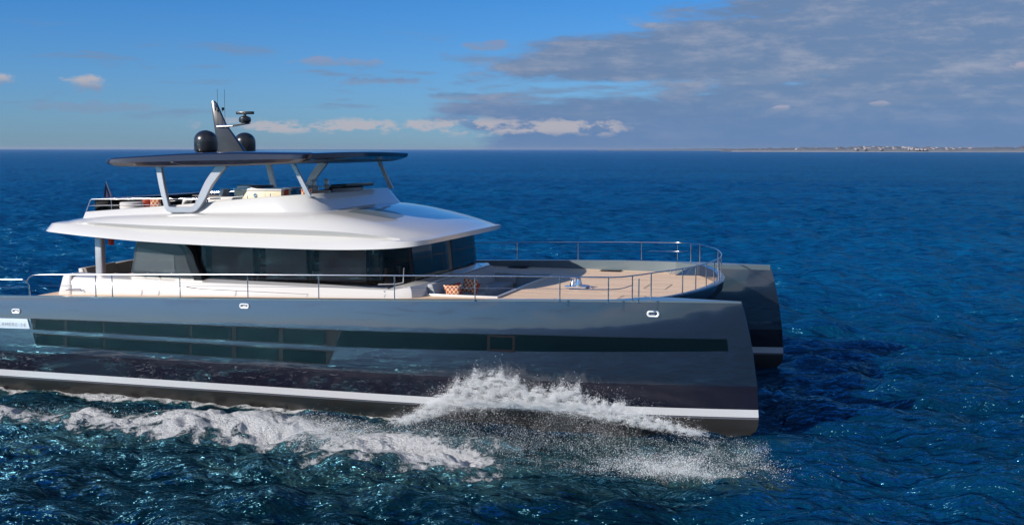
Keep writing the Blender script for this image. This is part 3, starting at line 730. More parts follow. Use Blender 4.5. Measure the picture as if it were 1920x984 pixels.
rail('guard_rail', arch, 3.4, [], r=.024, wires=[[(-30, -1.08, 3.62), (-24.84, -1.08, 3.72)]])

# white side coaming and window ledge -----------------------------------
cab = MB()
ZL = 3.80
def cabin_loop(y, xf, z, xa=-24.6, ch=.7):
    return [(xa, y, z), (xf-ch, y, z), (xf-ch*.25, y+ch*.35, z), (xf, y+ch, z), (xf+.14, YC, z), (xf, 11.5-y-ch, z), (xf-ch*.25, 11.5-y-ch*.35, z), (xf-ch, 11.5-y, z), (xa, 11.5-y, z)]
def warp(L, f): return [(p[0], p[1], f(p)) for p in L]
zled = lambda p: ip(p[0], [-24.6, -20.2, -19.9, -14, -12.6, -11.7, -10], [3.86, 3.84, 3.72, 3.68, 3.72, 3.93, 3.95])
side_c = MB()
side_c.grid([warp(cabin_loop(1.12, -11.42, 0, -25), lambda p: 3.0), warp(cabin_loop(1.06, -11.38, 0, -25), lambda p: ZD(p[0])+.02),
             warp(cabin_loop(1.12, -11.42, 0, -25), lambda p: zled(p)-.14), warp(cabin_loop(1.2, -11.5, 0, -25), lambda p: zled(p)-.01),
             warp(cabin_loop(1.3, -11.6, 0, -25), lambda p: zled(p)+.02), warp(cabin_loop(1.72, -11.84, 0, -25), lambda p: zled(p)+.10)])
coam = side_c.build('deckhouse_coaming', gel, yacht, smooth=35)
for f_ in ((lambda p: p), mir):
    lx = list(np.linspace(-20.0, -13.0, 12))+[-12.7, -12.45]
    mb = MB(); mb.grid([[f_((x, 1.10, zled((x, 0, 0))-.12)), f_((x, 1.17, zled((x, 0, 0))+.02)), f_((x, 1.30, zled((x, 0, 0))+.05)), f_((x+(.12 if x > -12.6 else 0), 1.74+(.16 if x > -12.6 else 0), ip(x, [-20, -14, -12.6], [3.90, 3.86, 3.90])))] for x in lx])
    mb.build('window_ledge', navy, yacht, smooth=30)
# panel joints in the coaming
for xp in (268, 300, 443, 577, 722):
    X = onY(xp, 550, 1.06)[0]; j_ = MB(); j_.tube([(X-.06, 1.052, 3.3), (X-.02, 1.07, zled((X, 0, 0))-.12), (X, 1.12, zled((X, 0, 0))-.08)], .008, 5); j_.build('panel_joint', soffit, coam)
# handrail along the foot of the coaming aft
hr_ = MB(); hr_.tube([(-25.0, .98, 3.42), (-24.3, .98, 3.45), (-24.25, .98, 3.36)], .02); hr_.build('handrail', steel, coam, smooth=60)
# aft corner block of the cockpit
ab = MB(); ab.hexa([(-25.35, 1.0, 3.15), (-24.7, 1.0, 3.15), (-24.7, 2.0, 3.15), (-25.35, 2.0, 3.15)], [(-25.15, 1.1, 3.95), (-24.75, 1.1, 3.97), (-24.75, 2.0, 3.97), (-25.15, 2.0, 3.95)])
ab.build('cockpit_corner', gel, yacht, bevel=.12, seg=4)
# cockpit sofa along the aft edge
sb = MB(); sb.hexa([(-25.0, 2.0, 3.3), (-24.7, 2.0, 3.3), (-24.7, 9.4, 3.3), (-25.0, 9.4, 3.3)], [(-25.15, 2.0, 4.08), (-24.95, 2.0, 4.08), (-24.95, 9.4, 4.14), (-25.15, 9.4, 4.14)]); cs = sb.build('cockpit_sofa', gel2, yacht, bevel=.05)
for y0 in (2.05, 3.95, 5.85, 7.75):
    s_ = MB(); s_.hexa([(-24.75, y0, 3.5), (-24.55, y0, 3.5), (-24.55, y0+1.85, 3.5), (-24.75, y0+1.85, 3.5)], [(-24.98, y0, 4.10), (-24.84, y0, 4.10), (-24.84, y0+1.85, 4.14), (-24.98, y0+1.85, 4.14)]); s_.build('backrest', fabric_gr, cs, bevel=.04)
s_ = MB(); s_.box(-24.7, -23.2, 2.0, 9.4, 3.3, 3.66); s_.build('seat', gel2, cs, bevel=.06)
# the solid settee base along the side
s_ = MB(); s_.box(-24.6, -22.4, 1.45, 2.7, 3.3, 3.72); s_.build('seat', gel2, cs, bevel=.06)
# post under the aft overhang
s_ = MB(); s_.box(-24.10, -23.80, 1.6, 1.85, 3.7, 5.30); s_.build('support_post', silver, yacht, bevel=.05, seg=3)
s_ = MB(); s_.box(-24.10, -23.80, 9.65, 9.9, 3.7, 5.30); s_.build('support_post', silver, yacht, bevel=.05, seg=3)

# glazing ----------------------------------------------------------------
ZG0 = lambda X: ip(X, [-22.6, -14, -12.6, -11.7], [3.86, 3.82, 3.85, 4.05])
ZG1 = 5.42
saloon = MB(); saloon.box(-22.3, -12.3, 1.9, 9.6, 3.55, 3.62); sal = saloon.build('saloon', floor_m, yacht)
s_ = MB(); s_.box(-22.6, -11.9, 1.8, 9.7, 5.38, 5.41); s_.build('ceiling', soffit, sal)
s_ = MB(); s_.box(-22.35, -22.3, 1.95, 9.55, 3.62, 5.38); s_.build('bulkhead', gum, sal)
for (a0, a1, b0, b1, h_) in ((-19.5, -17.2, 7.9, 9.0, 4.35), (-16.5, -14.0, 7.9, 9.0, 4.35), (-19.0, -16.8, 2.4, 3.3, 4.25), (-14.6, -13.0, 2.5, 3.3, 4.3)):
    s_ = MB(); s_.box(a0, a1, b0, b1, 3.62, h_-.25); s_.box(a0, a1, b1-.2 if b0 > 5 else b0, b1 if b0 > 5 else b0+.2, h_-.25, h_+.1); s_.build('saloon_sofa', gel2, sal, bevel=.06)
s_ = MB(); s_.box(-16.2, -14.9, 4.9, 6.4, 3.62, 4.5); s_.build('galley_counter', cream, sal, bevel=.02)
s_ = MB(); s_.box(-12.9, -12.6, 3.0, 5.2, 3.62, 4.45); s_.build('dashboard', black, sal, bevel=.02)
blind_m = mat('taupe_blind', (.48, .44, .42), .85, var=.08, vscale=3)
def pane(pts, name='window', m=tinted, parent=yacht, th=.02):
    a, b_, c_, d_ = [Vector(p) for p in pts]; n = (b_-a).cross(d_-a).normalized()*th
    mb = MB(); mb.hexa([a, b_, c_, d_], [a+n, b_+n, c_+n, d_+n]); return mb.build(name, m, parent)
YG = 1.72
def vert(X, Y, z0=None): return (X, Y, ZG0(X) if z0 is None else z0)
for sgn in (0, 1):
    f_ = (lambda p: p) if sgn == 0 else mir
    xs = [-19.75, -17.60, -15.53, -13.28, -12.75]
    for x0, x1 in zip(xs[:-1], xs[1:]):
        o = pane([f_((x0+.008, YG, ZG0(x0))), f_((x1-.008, YG, ZG0(x1))), f_((x1-.008, YG-.01, ZG1)), f_((x0+.008, YG-.01, ZG1))])
        yy = (YG+.0); s_ = MB()
        for xx in ((x0+.0, x0+.14), (x1-.14, x1)):
            lo_, hi_ = yy, yy+.04
            if sgn: lo_, hi_ = 11.5-yy-.04, 11.5-yy
            s_.box(xx[0]+.01, xx[1]-.01, lo_+.06, hi_+.06, ZG0(x0), ZG1-.02)
        s_.build('mullion', black, o)
        if x1-x0 > 1.5:     # a pleated blind hangs a little inside each large pane
            ya, yb2 = (YG+.30, YG+.34) if not sgn else (11.5-YG-.34, 11.5-YG-.30)
            s_ = MB(); s_.box(x0+.24, x1-.24, ya, yb2, ZG0(x0)+.10, ZG1-.12); s_.build('blind', blind_m, sal, bevel=.06 if False else 0)
    o = pane([f_((-12.735, YG, ZG0(-12.7))), f_((-11.90, YG+.62, ZG0(-11.8))), f_((-12.0, YG+.62, ZG1+.08)), f_((-12.745, YG-.01, ZG1))])
    s_ = MB(); s_.hexa([f_((-12.0, YG+.66, 3.95)), f_((-11.88, YG+.70, 3.95)), f_((-11.88, YG+.9, 3.95)), f_((-12.0, YG+.9, 3.95))], [f_((-12.15, YG+.72, ZG1+.06)), f_((-12.03, YG+.76, ZG1+.06)), f_((-12.03, YG+.96, ZG1+.06)), f_((-12.15, YG+.96, ZG1+.06))]); s_.build('pillar', gum, o)
ys = [2.36, 4.05, 5.55, 5.95, 7.45, 9.14]
for y0, y1 in zip(ys[:-1], ys[1:]):
    bx = lambda y: -11.88+.14*(1-((y-YC)/3.4)**2)
    if y1-y0 < .5:
        s_ = MB(); s_.hexa([(bx(y0)-.05, y0, 4.05), (bx(y0), y0, 4.05), (bx(y1), y1, 4.05), (bx(y1)-.05, y1, 4.05)], [(bx(y0)-.2, y0, 5.5), (bx(y0)-.15, y0, 5.5), (bx(y1)-.15, y1, 5.5), (bx(y1)-.2, y1, 5.5)]); s_.build('pillar', gum, yacht)
        continue
    o = pane([(bx(y0), y0+.01, 4.05), (bx(y1), y1-.01, 4.05), (bx(y1)-.15, y1-.01, 5.50), (bx(y0)-.15, y0+.01, 5.50)], 'windscreen', tinted_dark)
    s_ = MB(); s_.hexa([(bx(y1)-.12, y1-.16, 4.05), (bx(y1)-.04, y1-.16, 4.05), (bx(y1)-.04, y1-.02, 4.05), (bx(y1)-.12, y1-.02, 4.05)], [(bx(y1)-.27, y1-.16, 5.5), (bx(y1)-.19, y1-.16, 5.5), (bx(y1)-.19, y1-.02, 5.5), (bx(y1)-.27, y1-.02, 5.5)]); s_.build('mullion', gum, o)
# upright grab handle at the near corner pillar
s_ = MB(); s_.tube([(-12.9, 1.62, 3.93), (-12.3, 1.72, 3.95), (-12.08, 1.84, 4.0), (-12.06, 1.88, 4.5)], .022); s_.build('grab_handle', silver, yacht, smooth=60)
# dark side panels and the rounded black arch at the aft end of the saloon
for f_ in ((lambda p: p), mir):
    def yp(p): return f_((p[0], p[2], p[1]))
    poly = [(-22.62, 3.86), (-19.9, 3.80), (-20.35, 4.9), (-20.55, 5.12), (-20.85, 5.2), (-22.3, 5.30)]
    a = [f_((x, 1.66, z)) for x, z in poly]; b_ = [f_((x, 1.60, z)) for x, z in poly]
    mb = MB(); n = len(a); mb.add(a+b_, [tuple(range(n)), tuple(range(2*n-1, n-1, -1))]+[(i, (i+1) % n, n+(i+1) % n, n+i) for i in range(n)]); dp = mb.build('side_door', darkgrey, yacht)
    win = [(-22.45, 4.12), (-20.75, 4.08), (-20.78, 4.72), (-22.28, 4.98)]
    a = [f_((x, 1.595, z)) for x, z in win]; b_ = [f_((x, 1.585, z)) for x, z in win]; mb = MB(); mb.hexa(a, b_); mb.build('door_glass', mat('door_grey', (.07, .078, .085), .2, coat=.6), dp)
    arc = crom([(-22.35, 0, 5.30), (-21.2, 0, 5.26), (-20.6, 0, 5.14), (-20.3, 0, 4.85), (-20.15, 0, 4.4), (-19.85, 0, 3.76)], 26)
    rows = []
    for i, p_ in enumerate(arc):
        u = i/25; w_ = .06+.34*min(1, u*1.6)
        nx_, nz_ = (0, 1) if i < 8 else (1, .25)
        q2 = (p_[0]+nx_*w_*.8, p_[2]+nz_*w_*.35)
        rows.append([f_((p_[0], 1.62, p_[2])), f_((p_[0], 1.46, p_[2])), f_((q2[0], 1.46, q2[1])), f_((q2[0], 1.72, q2[1]))])
    mb = MB(); mb.grid(rows, 0, True); mb.build('arch_frame', black, yacht, smooth=50)
s_ = MB()
s_.box(-22.5, -20.8, 1.56, 1.60, 4.0, 4.03); s_.box(-22.0, -21.97, 1.56, 1.60, 3.8, 4.0); s_.box(-21.4, -21.37, 1.56, 1.60, 3.8, 4.0); s_.build('panel_trim', black, yacht)

# the white roof ------------------------------------------------------------
def side_curve(pts, n=44): return crom(pts, n)
CR = [
 dict(p=[(-25.75, 1.05, 5.52), (-25.3, .80, 5.50), (-23.5, .74, 5.37), (-21.25, .72, 5.25), (-18, .70, 5.17), (-14.5, .70, 5.15), (-12.6, .80, 5.20), (-11.6, 1.12, 5.27), (-11.1, 1.75, 5.34)], f=(.62, .12), a=(.25, .02)),
 dict(p=[(-25.55, 1.15, 5.80), (-25.15, .95, 5.79), (-23.5, .90, 5.70), (-21.25, .93, 5.55), (-18, .94, 5.49), (-14.5, .94, 5.46), (-12.6, .95, 5.47), (-11.6, 1.2, 5.45), (-11.08, 1.75, 5.49)], f=(.62, .14), a=(.25, .02)),
 dict(p=[(-25.4, 1.3, 5.84), (-25.0, 1.05, 5.83), (-23.5, 1.12, 5.76), (-21.25, 1.14, 5.66), (-18, 1.18, 5.61), (-14.5, 1.18, 5.57), (-12.6, 1.22, 5.52), (-11.6, 1.32, 5.48), (-11.14, 1.8, 5.50)], f=(.62, .14), a=(.25, .02)),
 dict(p=[(-25.15, 1.5, 5.86), (-24.7, 1.15, 5.86), (-23.5, .98, 5.86), (-21.25, .92, 5.82), (-18, .90, 5.80), (-14.5, .93, 5.76), (-12.6, 1.12, 5.62), (-11.65, 1.42, 5.50), (-11.18, 1.85, 5.508)], f=(.62, .14), a=(.25, .02)),
 dict(p=[(-25.1, 1.75, 5.90), (-24.6, 1.4, 5.94), (-23.5, 1.14, 6.0), (-21.25, 1.04, 6.03), (-18, 1.02, 6.07), (-14.9, 1.10, 6.03), (-12.9, 1.34, 5.82), (-11.8, 1.62, 5.60), (-11.22, 1.9, 5.512)], f=(.62, .14), a=(.25, .02)),
 dict(p=[(-25.0, 2.0, 5.93), (-24.5, 1.75, 5.98), (-23.5, 1.62, 6.07), (-21.25, 1.58, 6.18), (-18, 1.58, 6.29), (-15.1, 1.60, 6.29), (-13.2, 1.64, 6.01), (-12.0, 1.78, 5.73), (-11.26, 1.95, 5.516)], f=(.62, .14), a=(.25, .02)),
]
NU = 26
def arc(pn, bulge, crown):
    out_ = []
    for i in range(NU+1):
        u = i/NU; s_ = 4*u*(1-u); s1 = s_**.75
        out_.append((pn[0]+bulge*s1, pn[1]+u*(11.5-2*pn[1]), pn[2]+crown*s1))
    return out_
loops = []
for c_ in CR:
    sd = side_curve(c_['p']); fa = arc(sd[-1], *c_['f']); aa = arc(sd[0], -c_['a'][0], c_['a'][1])
    loops.append(sd+fa[1:]+[mir(p) for p in reversed(sd)][1:]+list(reversed(aa))[1:-1])
rf = MB(); rf.grid(loops, 0, True)
sd = side_curve(CR[-1]['p']); rows = []
for i, p in enumerate(sd):
    k = ip(p[0], [-25, -22, -15.2, -12, -11.26], [.02, .10, .16, .17, .14]); bl = ip(p[0], [-25.0, -24, -13, -11.26], [-.25, 0, .0, .62])
    rows.append(arc(p, bl, k))
rf.grid(rows)
roof = rf.build('roof', gel, yacht, smooth=50)
sd0 = side_curve(CR[0]['p']); rows = []
for p in sd0:
    bl = ip(p[0], [-25.75, -24.5, -12.6, -11.1], [-.25, 0, .0, .62]); k = ip(p[0], [-25.75, -24.5, -13, -11.1], [.02, .02, .05, .12])
    a = arc(p, bl, k); rows.append(a)
sfm = MB(); sfm.grid(rows); sfm.build('soffit', soffit, roof, smooth=50)
# smoked skylight in the sloping brow
sk = MB()
def roof_z(X, Y):
    pz_ = ip(X, [p[0] for p in sd], [p[2] for p in sd]); k = ip(X, [-25, -22, -15.2, -12, -11.26], [.02, .10, .16, .17, .14]); yn = ip(X, [p[0] for p in sd], [p[1] for p in sd])
    u = min(1, max(0, (Y-yn)/(11.5-2*yn))); return pz_+k*(4*u*(1-u))**.75
def roof_patch(mb, f0, f1, x0, x1, n, off):
    rows_ = []
    for i in range(n+1):
        X = x0+(x1-x0)*i/n; a, b_ = f0(X), f1(X); rows_.append([(X, a+(b_-a)*j/8, roof_z(X, a+(b_-a)*j/8)+off) for j in range(9)])
    mb.grid(rows_)
roof_patch(sk, lambda X: 2.6+.3*(X+14.6), lambda X: 4.7-1.1*max(0, (X+13.6)/.9)**2 if X > -13.6 else 4.7, -14.5, -12.8, 12, .006)
sk.build('skylight', mat('skylight_glass', (.16, .20, .21), .3, coat=.3), roof, smooth=50)

# flybridge coaming ----------------------------------------------------------
def fly_loop(y, xf, ch, zf_):
    pts = [(-24.6, y), (-22, y), (-20, y), (-18, y), (xf-ch-.8, y), (xf-ch-.2, y+.03), (xf-ch*.45, y+ch*.28), (xf-ch*.08, y+ch*.8), (xf, y+ch*1.4)]
    c_ = crom([(a, b_, 0) for a, b_ in pts], 40); c_ = [(p[0], p[1], zf_(p)) for p in c_]
    fr_ = []
    for i in range(1, 12):
        u = i/12; yy = c_[-1][1]+u*(11.5-2*c_[-1][1]); p = (xf+.10*4*u*(1-u), yy); fr_.append((p[0], p[1], zf_(p)))
    return c_+fr_+[mir(p) for p in reversed(c_)]
zr = lambda p: roof_z(min(p[0], -11.4), p[1])-.03
ztop = lambda p: ip(p[0], [-24.6, -20.6, -17.2, -15.6], [6.20, 6.52, 6.84, 6.95])
fb = MB(); fb.grid([fly_loop(1.66, -14.95, 1.0, zr), fly_loop(1.82, -15.42, 1.0, lambda p: ztop(p)-.03), fly_loop(1.86, -15.46, 1.0, ztop), fly_loop(2.0, -15.6, .95, ztop), fly_loop(2.05, -15.65, .95, lambda p: 6.05)])
fly = fb.build('flybridge_coaming', gel, yacht, smooth=40)
ff = MB(); ff.box(-24.4, -16.2, 2.05, 9.45, 6.06, 6.10); ff.build('flybridge_floor', teak, yacht)

# hardtop ---------------------------------------------------------------------
def hloop(xa, xf, y, r, zf_, bulge=.0, m=10):
    pts = []
    def corner(cx, cy, a0, a1):
        for i in range(m+1):
            a = a0+(a1-a0)*i/m; pts.append((cx+r*math.cos(a), cy+r*math.sin(a)))
    corner(xa+r, y+r, math.pi, 1.5*math.pi)
    for X in np.linspace(xa+r, xf-r, 22)[1:-1]: pts.append((X, y-.0))
    corner(xf-r, y+r, 1.5*math.pi, 2*math.pi)
    for v in np.linspace(y+r, 11.5-y-r, 14)[1:-1]: pts.append((xf+bulge*(1-((v-YC)/(YC-y-r))**2), v))
    corner(xf-r, 11.5-y-r, 0, .5*math.pi)
    for X in np.linspace(xf-r, xa+r, 22)[1:-1]: pts.append((X, 11.5-y))
    corner(xa+r, 11.5-y-r, .5*math.pi, math.pi)
    return [(a, b_, zf_(a, b_)) for a, b_ in pts]
cz = lambda x, y: .05*(1-((y-YC)/4.6)**2)
ztp = lambda x, y: ip(x, [-23.2, -22, -20, -18, -15.4], [8.16, 8.24, 8.34, 8.38, 8.36])+cz(x, y)
zbt = lambda x, y: ip(x, [-23.2, -21, -18, -15.4], [7.87, 7.86, 7.91, 8.02])+cz(x, y)
zmd = lambda x, y: (ztp(x, y)*.45+zbt(x, y)*.55)
ht = MB()
ht.grid([hloop(-23.05, -15.75, 1.35, .35, zbt, .12), hloop(-23.2, -15.45, 1.18, .35, lambda x, y: zbt(x, y)+.06, .18)], 1, True)
ht.grid([hloop(-23.2, -15.45, 1.18, .35, lambda x, y: zbt(x, y)+.06, .18), hloop(-23.3, -15.2, 1.1, .35, zmd, .22), hloop(-23.28, -15.12, 1.12, .35, lambda x, y: ztp(x, y)-.05, .25), hloop(-23.2, -15.16, 1.2, .35, lambda x, y: ztp(x, y)-.008, .25), hloop(-22.9, -15.5, 1.55, .4, lambda x, y: ztp(x, y)+.02, .2)], 0, True)
L = hloop(-22.9, -15.5, 1.55, .4, lambda x, y: ztp(x, y)+.02, .2)
def capgrid(mb, xa, xf, y, r, zf_, mi):
    L_ = hloop(xa, xf, y, r, zf_, .2); c0 = (sum(p[0] for p in L_)/len(L_), YC)
    prev = L_
    for s_ in (.75, .5, .25, .02):
        cur = [(c0[0]+(p[0]-c0[0])*s_, c0[1]+(p[1]-c0[1])*s_, 0) for p in L_]; cur = [(p[0], p[1], zf_(p[0], p[1])) for p in cur]
        mb.grid([prev, cur], mi, True); prev = cur
    mb.add(prev, [tuple(range(len(prev)))], mi)
capgrid(ht, -22.9, -15.5, 1.55, .4, lambda x, y: ztp(x, y)+.02, 0)
capgrid(ht, -23.05, -15.75, 1.35, .35, zbt, 1)
under = mat('hardtop_underside', (.11, .105, .12), .5, coat=.2)
hard = ht.build('hardtop', [navy, under], yacht, smooth=32)
# side frames: a U of flat bar, mirrored on the far side; raked front posts
for f_ in ((lambda p: p), mir):
    def fy(u, z): return 1.62+.05*(z-6.3)
    path = [(-21.37, 7.95), (-21.22, 7.2), (-21.05, 6.55), (-20.98, 6.40), (-20.82, 6.35), (-20.3, 6.35), (-20.0, 6.36), (-19.82, 6.46), (-19.62, 6.75), (-19.35, 7.25), (-19.1, 7.58), (-18.75, 7.98)]
    path = [(p[0], p[2]) for p in crom([(a, 0, b_) for a, b_ in path], 60)]
    rows = []
    for i, (x, z) in enumerate(path):
        p0 = path[max(0, i-1)]; p1 = path[min(len(path)-1, i+1)]; tx, tz = p1[0]-p0[0], p1[1]-p0[1]; l_ = math.hypot(tx, tz); nx_, nz_ = -tz/l_, tx/l_
        hw_ = ip(i/59, [0, .3, .45, .6, .72, 1], [.12, .10, .10, .11, .15, .16])
        y0, y1 = (1.56, 1.72) if z < 7 else (1.56, 1.72)
        y0 = 1.56+.04*(z-6.3); y1 = y0+.14
        rows.append([f_((x-nx_*hw_, y0+.02, z-nz_*hw_)), f_((x-nx_*(hw_-.02), y0, z-nz_*(hw_-.02))), f_((x+nx_*(hw_-.02), y0, z+nz_*(hw_-.02))), f_((x+nx_*hw_, y0+.02, z+nz_*hw_)), f_((x+nx_*hw_, y1, z+nz_*hw_)), f_((x-nx_*hw_, y1, z-nz_*hw_))])
    mb = MB(); mb.grid(rows, 0, True); mb.build('hardtop_frame', silver, yacht, smooth=40)
    mb = MB(); a = [(-15.72, 1.95, 6.90), (-15.55, 1.95, 6.90), (-15.55, 2.07, 6.90), (-15.72, 2.07, 6.90)]; b_ = [(-16.32, 1.9, 8.10), (-16.17, 1.9, 8.10), (-16.17, 2.0, 8.10), (-16.32, 2.0, 8.10)]
    mb.hexa([f_(p) for p in a], [f_(p) for p in b_]); mb.build('support_post', silver, yacht)

# domes, mast, radar, aerials ----------------------------------------------------
def dome(x, y, z):
    mb = MB(); mb.lathe((x, y, z), [(.32, 0), (.34, .03), (.40, .05), (.425, .10), (.43, .45)]+[(.43*math.cos(a), .45+.38*math.sin(a)) for a in np.linspace(.1, math.pi/2-.02, 10)], 36)
    return mb.build('satellite_dome', domem, yacht, smooth=50)
dome(-20.53, 3.5, 8.36); dome(-21.45, 8.0, 8.34)
mb = MB(); prof = [(-21.32, 8.38), (-20.15, 8.38), (-20.98, 9.45), (-21.36, 10.25), (-21.47, 10.36), (-21.60, 10.34)]
a = [(x, YC-.13 if z < 9 else YC-.06, z) for x, z in prof]; b_ = [(x, YC+.13 if z < 9 else YC+.06, z) for x, z in prof]; n = len(prof)
mb.add(a+b_, [tuple(range(n)), tuple(range(2*n-1, n-1, -1))]+[(i, (i+1) % n, n+(i+1) % n, n+i) for i in range(n)])
mast = mb.build('mast', carbon, yacht, bevel=.02)
mb = MB(); mb.hexa([(-21.1, YC-.1, 9.30), (-20.0, YC-.08, 9.46), (-20.0, YC+.08, 9.46), (-21.1, YC+.1, 9.30)], [(-21.1, YC-.1, 9.40), (-19.92, YC-.08, 9.50), (-19.92, YC+.08, 9.50), (-21.1, YC+.1, 9.40)]); mb.build('radar_bracket', carbon, mast, bevel=.01)
mb = MB(); mb.lathe((-20.16, YC, 9.49), [(.14, 0), (.22, .05), (.24, .12), (.22, .22), (.12, .27), (.06, .28), (.06, .36)], 24); rd_ = mb.build('radar_scanner', domem, mast, smooth=40)
mb = MB(); mb.box(-20.50, -19.78, YC-.10, YC+.07, 9.83, 9.94); mb.build('scanner_bar', black, mast, bevel=.03, seg=3)
mb = MB(); mb.lathe((-21.1, YC, 9.36), [(.14, 0), (.15, .05), (.13, .08)], 16); mb.tube([(-21.3, YC-.16, 9.38), (-20.6, YC-.16, 9.40)], .035); mb.build('mast_collar', chrome, mast, smooth=40)
mb = MB(); mb.lathe((-21.05, YC-.1, 9.98), [(.02, 0), (.05, .03), (.055, .09), (.03, .12)], 14); mb.tube([(-21.15, YC, 9.95), (-21.05, YC-.1, 9.99)], .012); mb.build('navigation_light', black, mast, smooth=40)
mb = MB(); mb.tube([(-21.36, YC-.14, 9.98), (-21.33, YC-.16, 10.25)], .03); mb.tube([(-21.4, YC-.1, 10.15), (-21.36, YC-.14, 10.2)], .02); mb.build('camera_pod', chrome, mast, smooth=40)
for xa, yy in ((-21.22, YC-.2), (-21.0, YC-.05)):
    mb = MB(); mb.tube([(xa, yy, 9.4), (xa, yy, 10.80)], .007, 5); mb.build('whip_aerial', black, mast)

# flybridge fittings ------------------------------------------------------------
flr = [(-24.75, 1.98, 6.02), (-24.62, 1.98, 6.35), (-24.48, 1.98, 6.63), (-24.40, 1.98, 6.66), (-21.5, 1.98, 6.71), (-19.0, 1.98, 6.74)]
t_ = MB(); t_.tube(flr, .02, 8); frl = t_.build('flybridge_rail', steel, yacht, smooth=60)
s_ = MB(); s_.tube([(-24.40, 1.98, 6.66), (-24.40, 9.52, 6.66)], .02); s_.tube([mir(p) for p in flr], .02); s_.build('top_tube', steel, frl, smooth=60)
s_ = MB(); s_.tube([(-24.55, 1.98, 6.42), (-21.5, 1.98, 6.50)], .008, 6); s_.tube([(-21.3, 1.98, 6.62), (-16.9, 1.98, 6.93)], .008, 6); s_.build('guard_wire', steel, frl)
for X in (-23.6, -22.3, -19.9, -19.3, -18.0, -17.1):
    s_ = MB(); s_.tube([(X, 1.98, ztop((X, 0))-.02), (X, 1.98, 6.68 if X < -19 else ztop((X, 0))+.1)], .013); s_.build('stanchion', steel, frl)
# smoked wind screens round the aft end and far side
o = pane([(-24.38, 2.1, 6.1), (-24.38, 9.4, 6.1), (-24.38, 9.4, 6.62), (-24.38, 2.1, 6.62)], 'wind_screen', clear)
o = pane([(-24.3, 9.46, 6.1), (-19.5, 9.46, 6.1), (-19.5, 9.46, 6.92), (-24.3, 9.46, 6.58)], 'wind_screen', clear)
s_ = MB(); s_.tube([(-24.3, 9.46, 6.60), (-19.5, 9.46, 6.94), (-17.0, 9.46, 6.98)], .025); s_.build('screen_cap', steel, o, smooth=60)
# wet bar, sofas, helm
YB = 2.45
def XZ(x, y, Y=YB): p_ = onY(x, y, Y); return p_[0], p_[2]
def slab(mb, x0, x1, y0, y1, ztop_, zbot): mb.box(x0, x1, y0, y1, zbot, ztop_); return mb
bx0, bz = XZ(439, 358); bx1, _ = XZ(527, 358)
bar = slab(MB(), bx0, bx1, YB, YB+.75, bz, 6.1).build('wet_bar', cream, yacht, bevel=.008)
slab(MB(), bx0-.02, bx1+.03, YB-.03, YB+.78, bz+.075, bz+.004).build('bar_top', gel, bar, bevel=.01)
u0, uz = XZ(444, 350); u1, _ = XZ(463, 350); u2, _ = XZ(480, 357)
mb = MB(); mb.prism([(u0, bz+.08), (u2, bz+.08), (u1, uz), (u0, uz)], 'y', YB+.02, YB+.70); mb.build('bar_upstand', gel, bar)
g0, gz = XZ(446, 349, YB+.9); g1_, _ = XZ(500, 349, YB+.9)
mb = MB(); mb.box(g0, g1_, YB+.85, YB+1.45, gz-.06, gz+.03); mb.build('grill_lid', black, bar, bevel=.015)
sx_, sz_ = XZ(479, 367); mb = MB(); mb.tube([(sx_, YB-.02, sz_), (sx_, YB-.004, sz_)], .075, 20); mb.build('sink_bowl', steel, bar)
for xp in (457, 497):
    jx, _ = XZ(xp, 360); mb = MB(); mb.box(jx-.004, jx+.004, YB-.006, YB-.001, 6.4, bz-.01); mb.build('door_joint', soffit, bar)
a0, az0 = XZ(388, 370); a1_, _ = XZ(438, 370)
mb = MB(); mb.box(a0, a1_, 2.5, 3.2, 6.1, az0); mb.build('flybridge_sofa', gel2, yacht, bevel=.04)
a0, az0 = XZ(543, 357); a1_, _ = XZ(592, 357)
mb = MB(); mb.box(a0, a1_+.1, 3.3, 3.5, 6.1, az0-.02); mb.box(a0, a1_+.1, 2.7, 3.3, 6.1, az0-.22); mb.build('flybridge_sofa', fabric_gr, yacht, bevel=.04)
a0, az0 = XZ(541, 368); a1_, _ = XZ(592, 366)
mb = MB(); mb.box(a0-.2, a1_, 2.15, 2.55, az0-.03, az0+.01); mb.box(a0+.5, a0+.6, 2.3, 2.4, 6.1, az0-.03); mb.build('dining_table', silver, yacht, bevel=.008)
for sy in (5.0, 6.1):
    se = MB(); se.box(-16.95, -16.35, sy, sy+.55, 6.5, 6.68); hs = se.build('helm_seat', gel, yacht, bevel=.05)
    se = MB(); se.hexa([(-17.0, sy, 6.66), (-16.82, sy, 6.66), (-16.82, sy+.55, 6.66), (-17.0, sy+.55, 6.66)], [(-17.08, sy+.08, 7.12), (-16.95, sy+.08, 7.12), (-16.95, sy+.47, 7.12), (-17.08, sy+.47, 7.12)]); se.build('backrest', gel, hs, bevel=.05)
    se = MB(); se.hexa([(-17.08, sy+.14, 7.12), (-16.96, sy+.14, 7.12), (-16.96, sy+.41, 7.12), (-17.08, sy+.41, 7.12)], [(-17.12, sy+.16, 7.36), (-17.02, sy+.16, 7.36), (-17.02, sy+.39, 7.36), (-17.12, sy+.39, 7.36)]); se.build('headrest', gel, hs, bevel=.04)
    se = MB(); se.lathe((-16.7, sy+.27, 6.1), [(.2, 0), (.06, .03), (.06, .4)], 14); se.build('pedestal', silver, hs)
mb = MB(); mb.hexa([(-16.6, 4.6, 6.1), (-15.9, 4.6, 6.1), (-15.9, 7.4, 6.1), (-16.6, 7.4, 6.1)], [(-16.45, 4.6, 7.0), (-15.95, 4.6, 7.06), (-15.95, 7.4, 7.06), (-16.45, 7.4, 7.0)]); hc = mb.build('helm_console', black, yacht, bevel=.03)
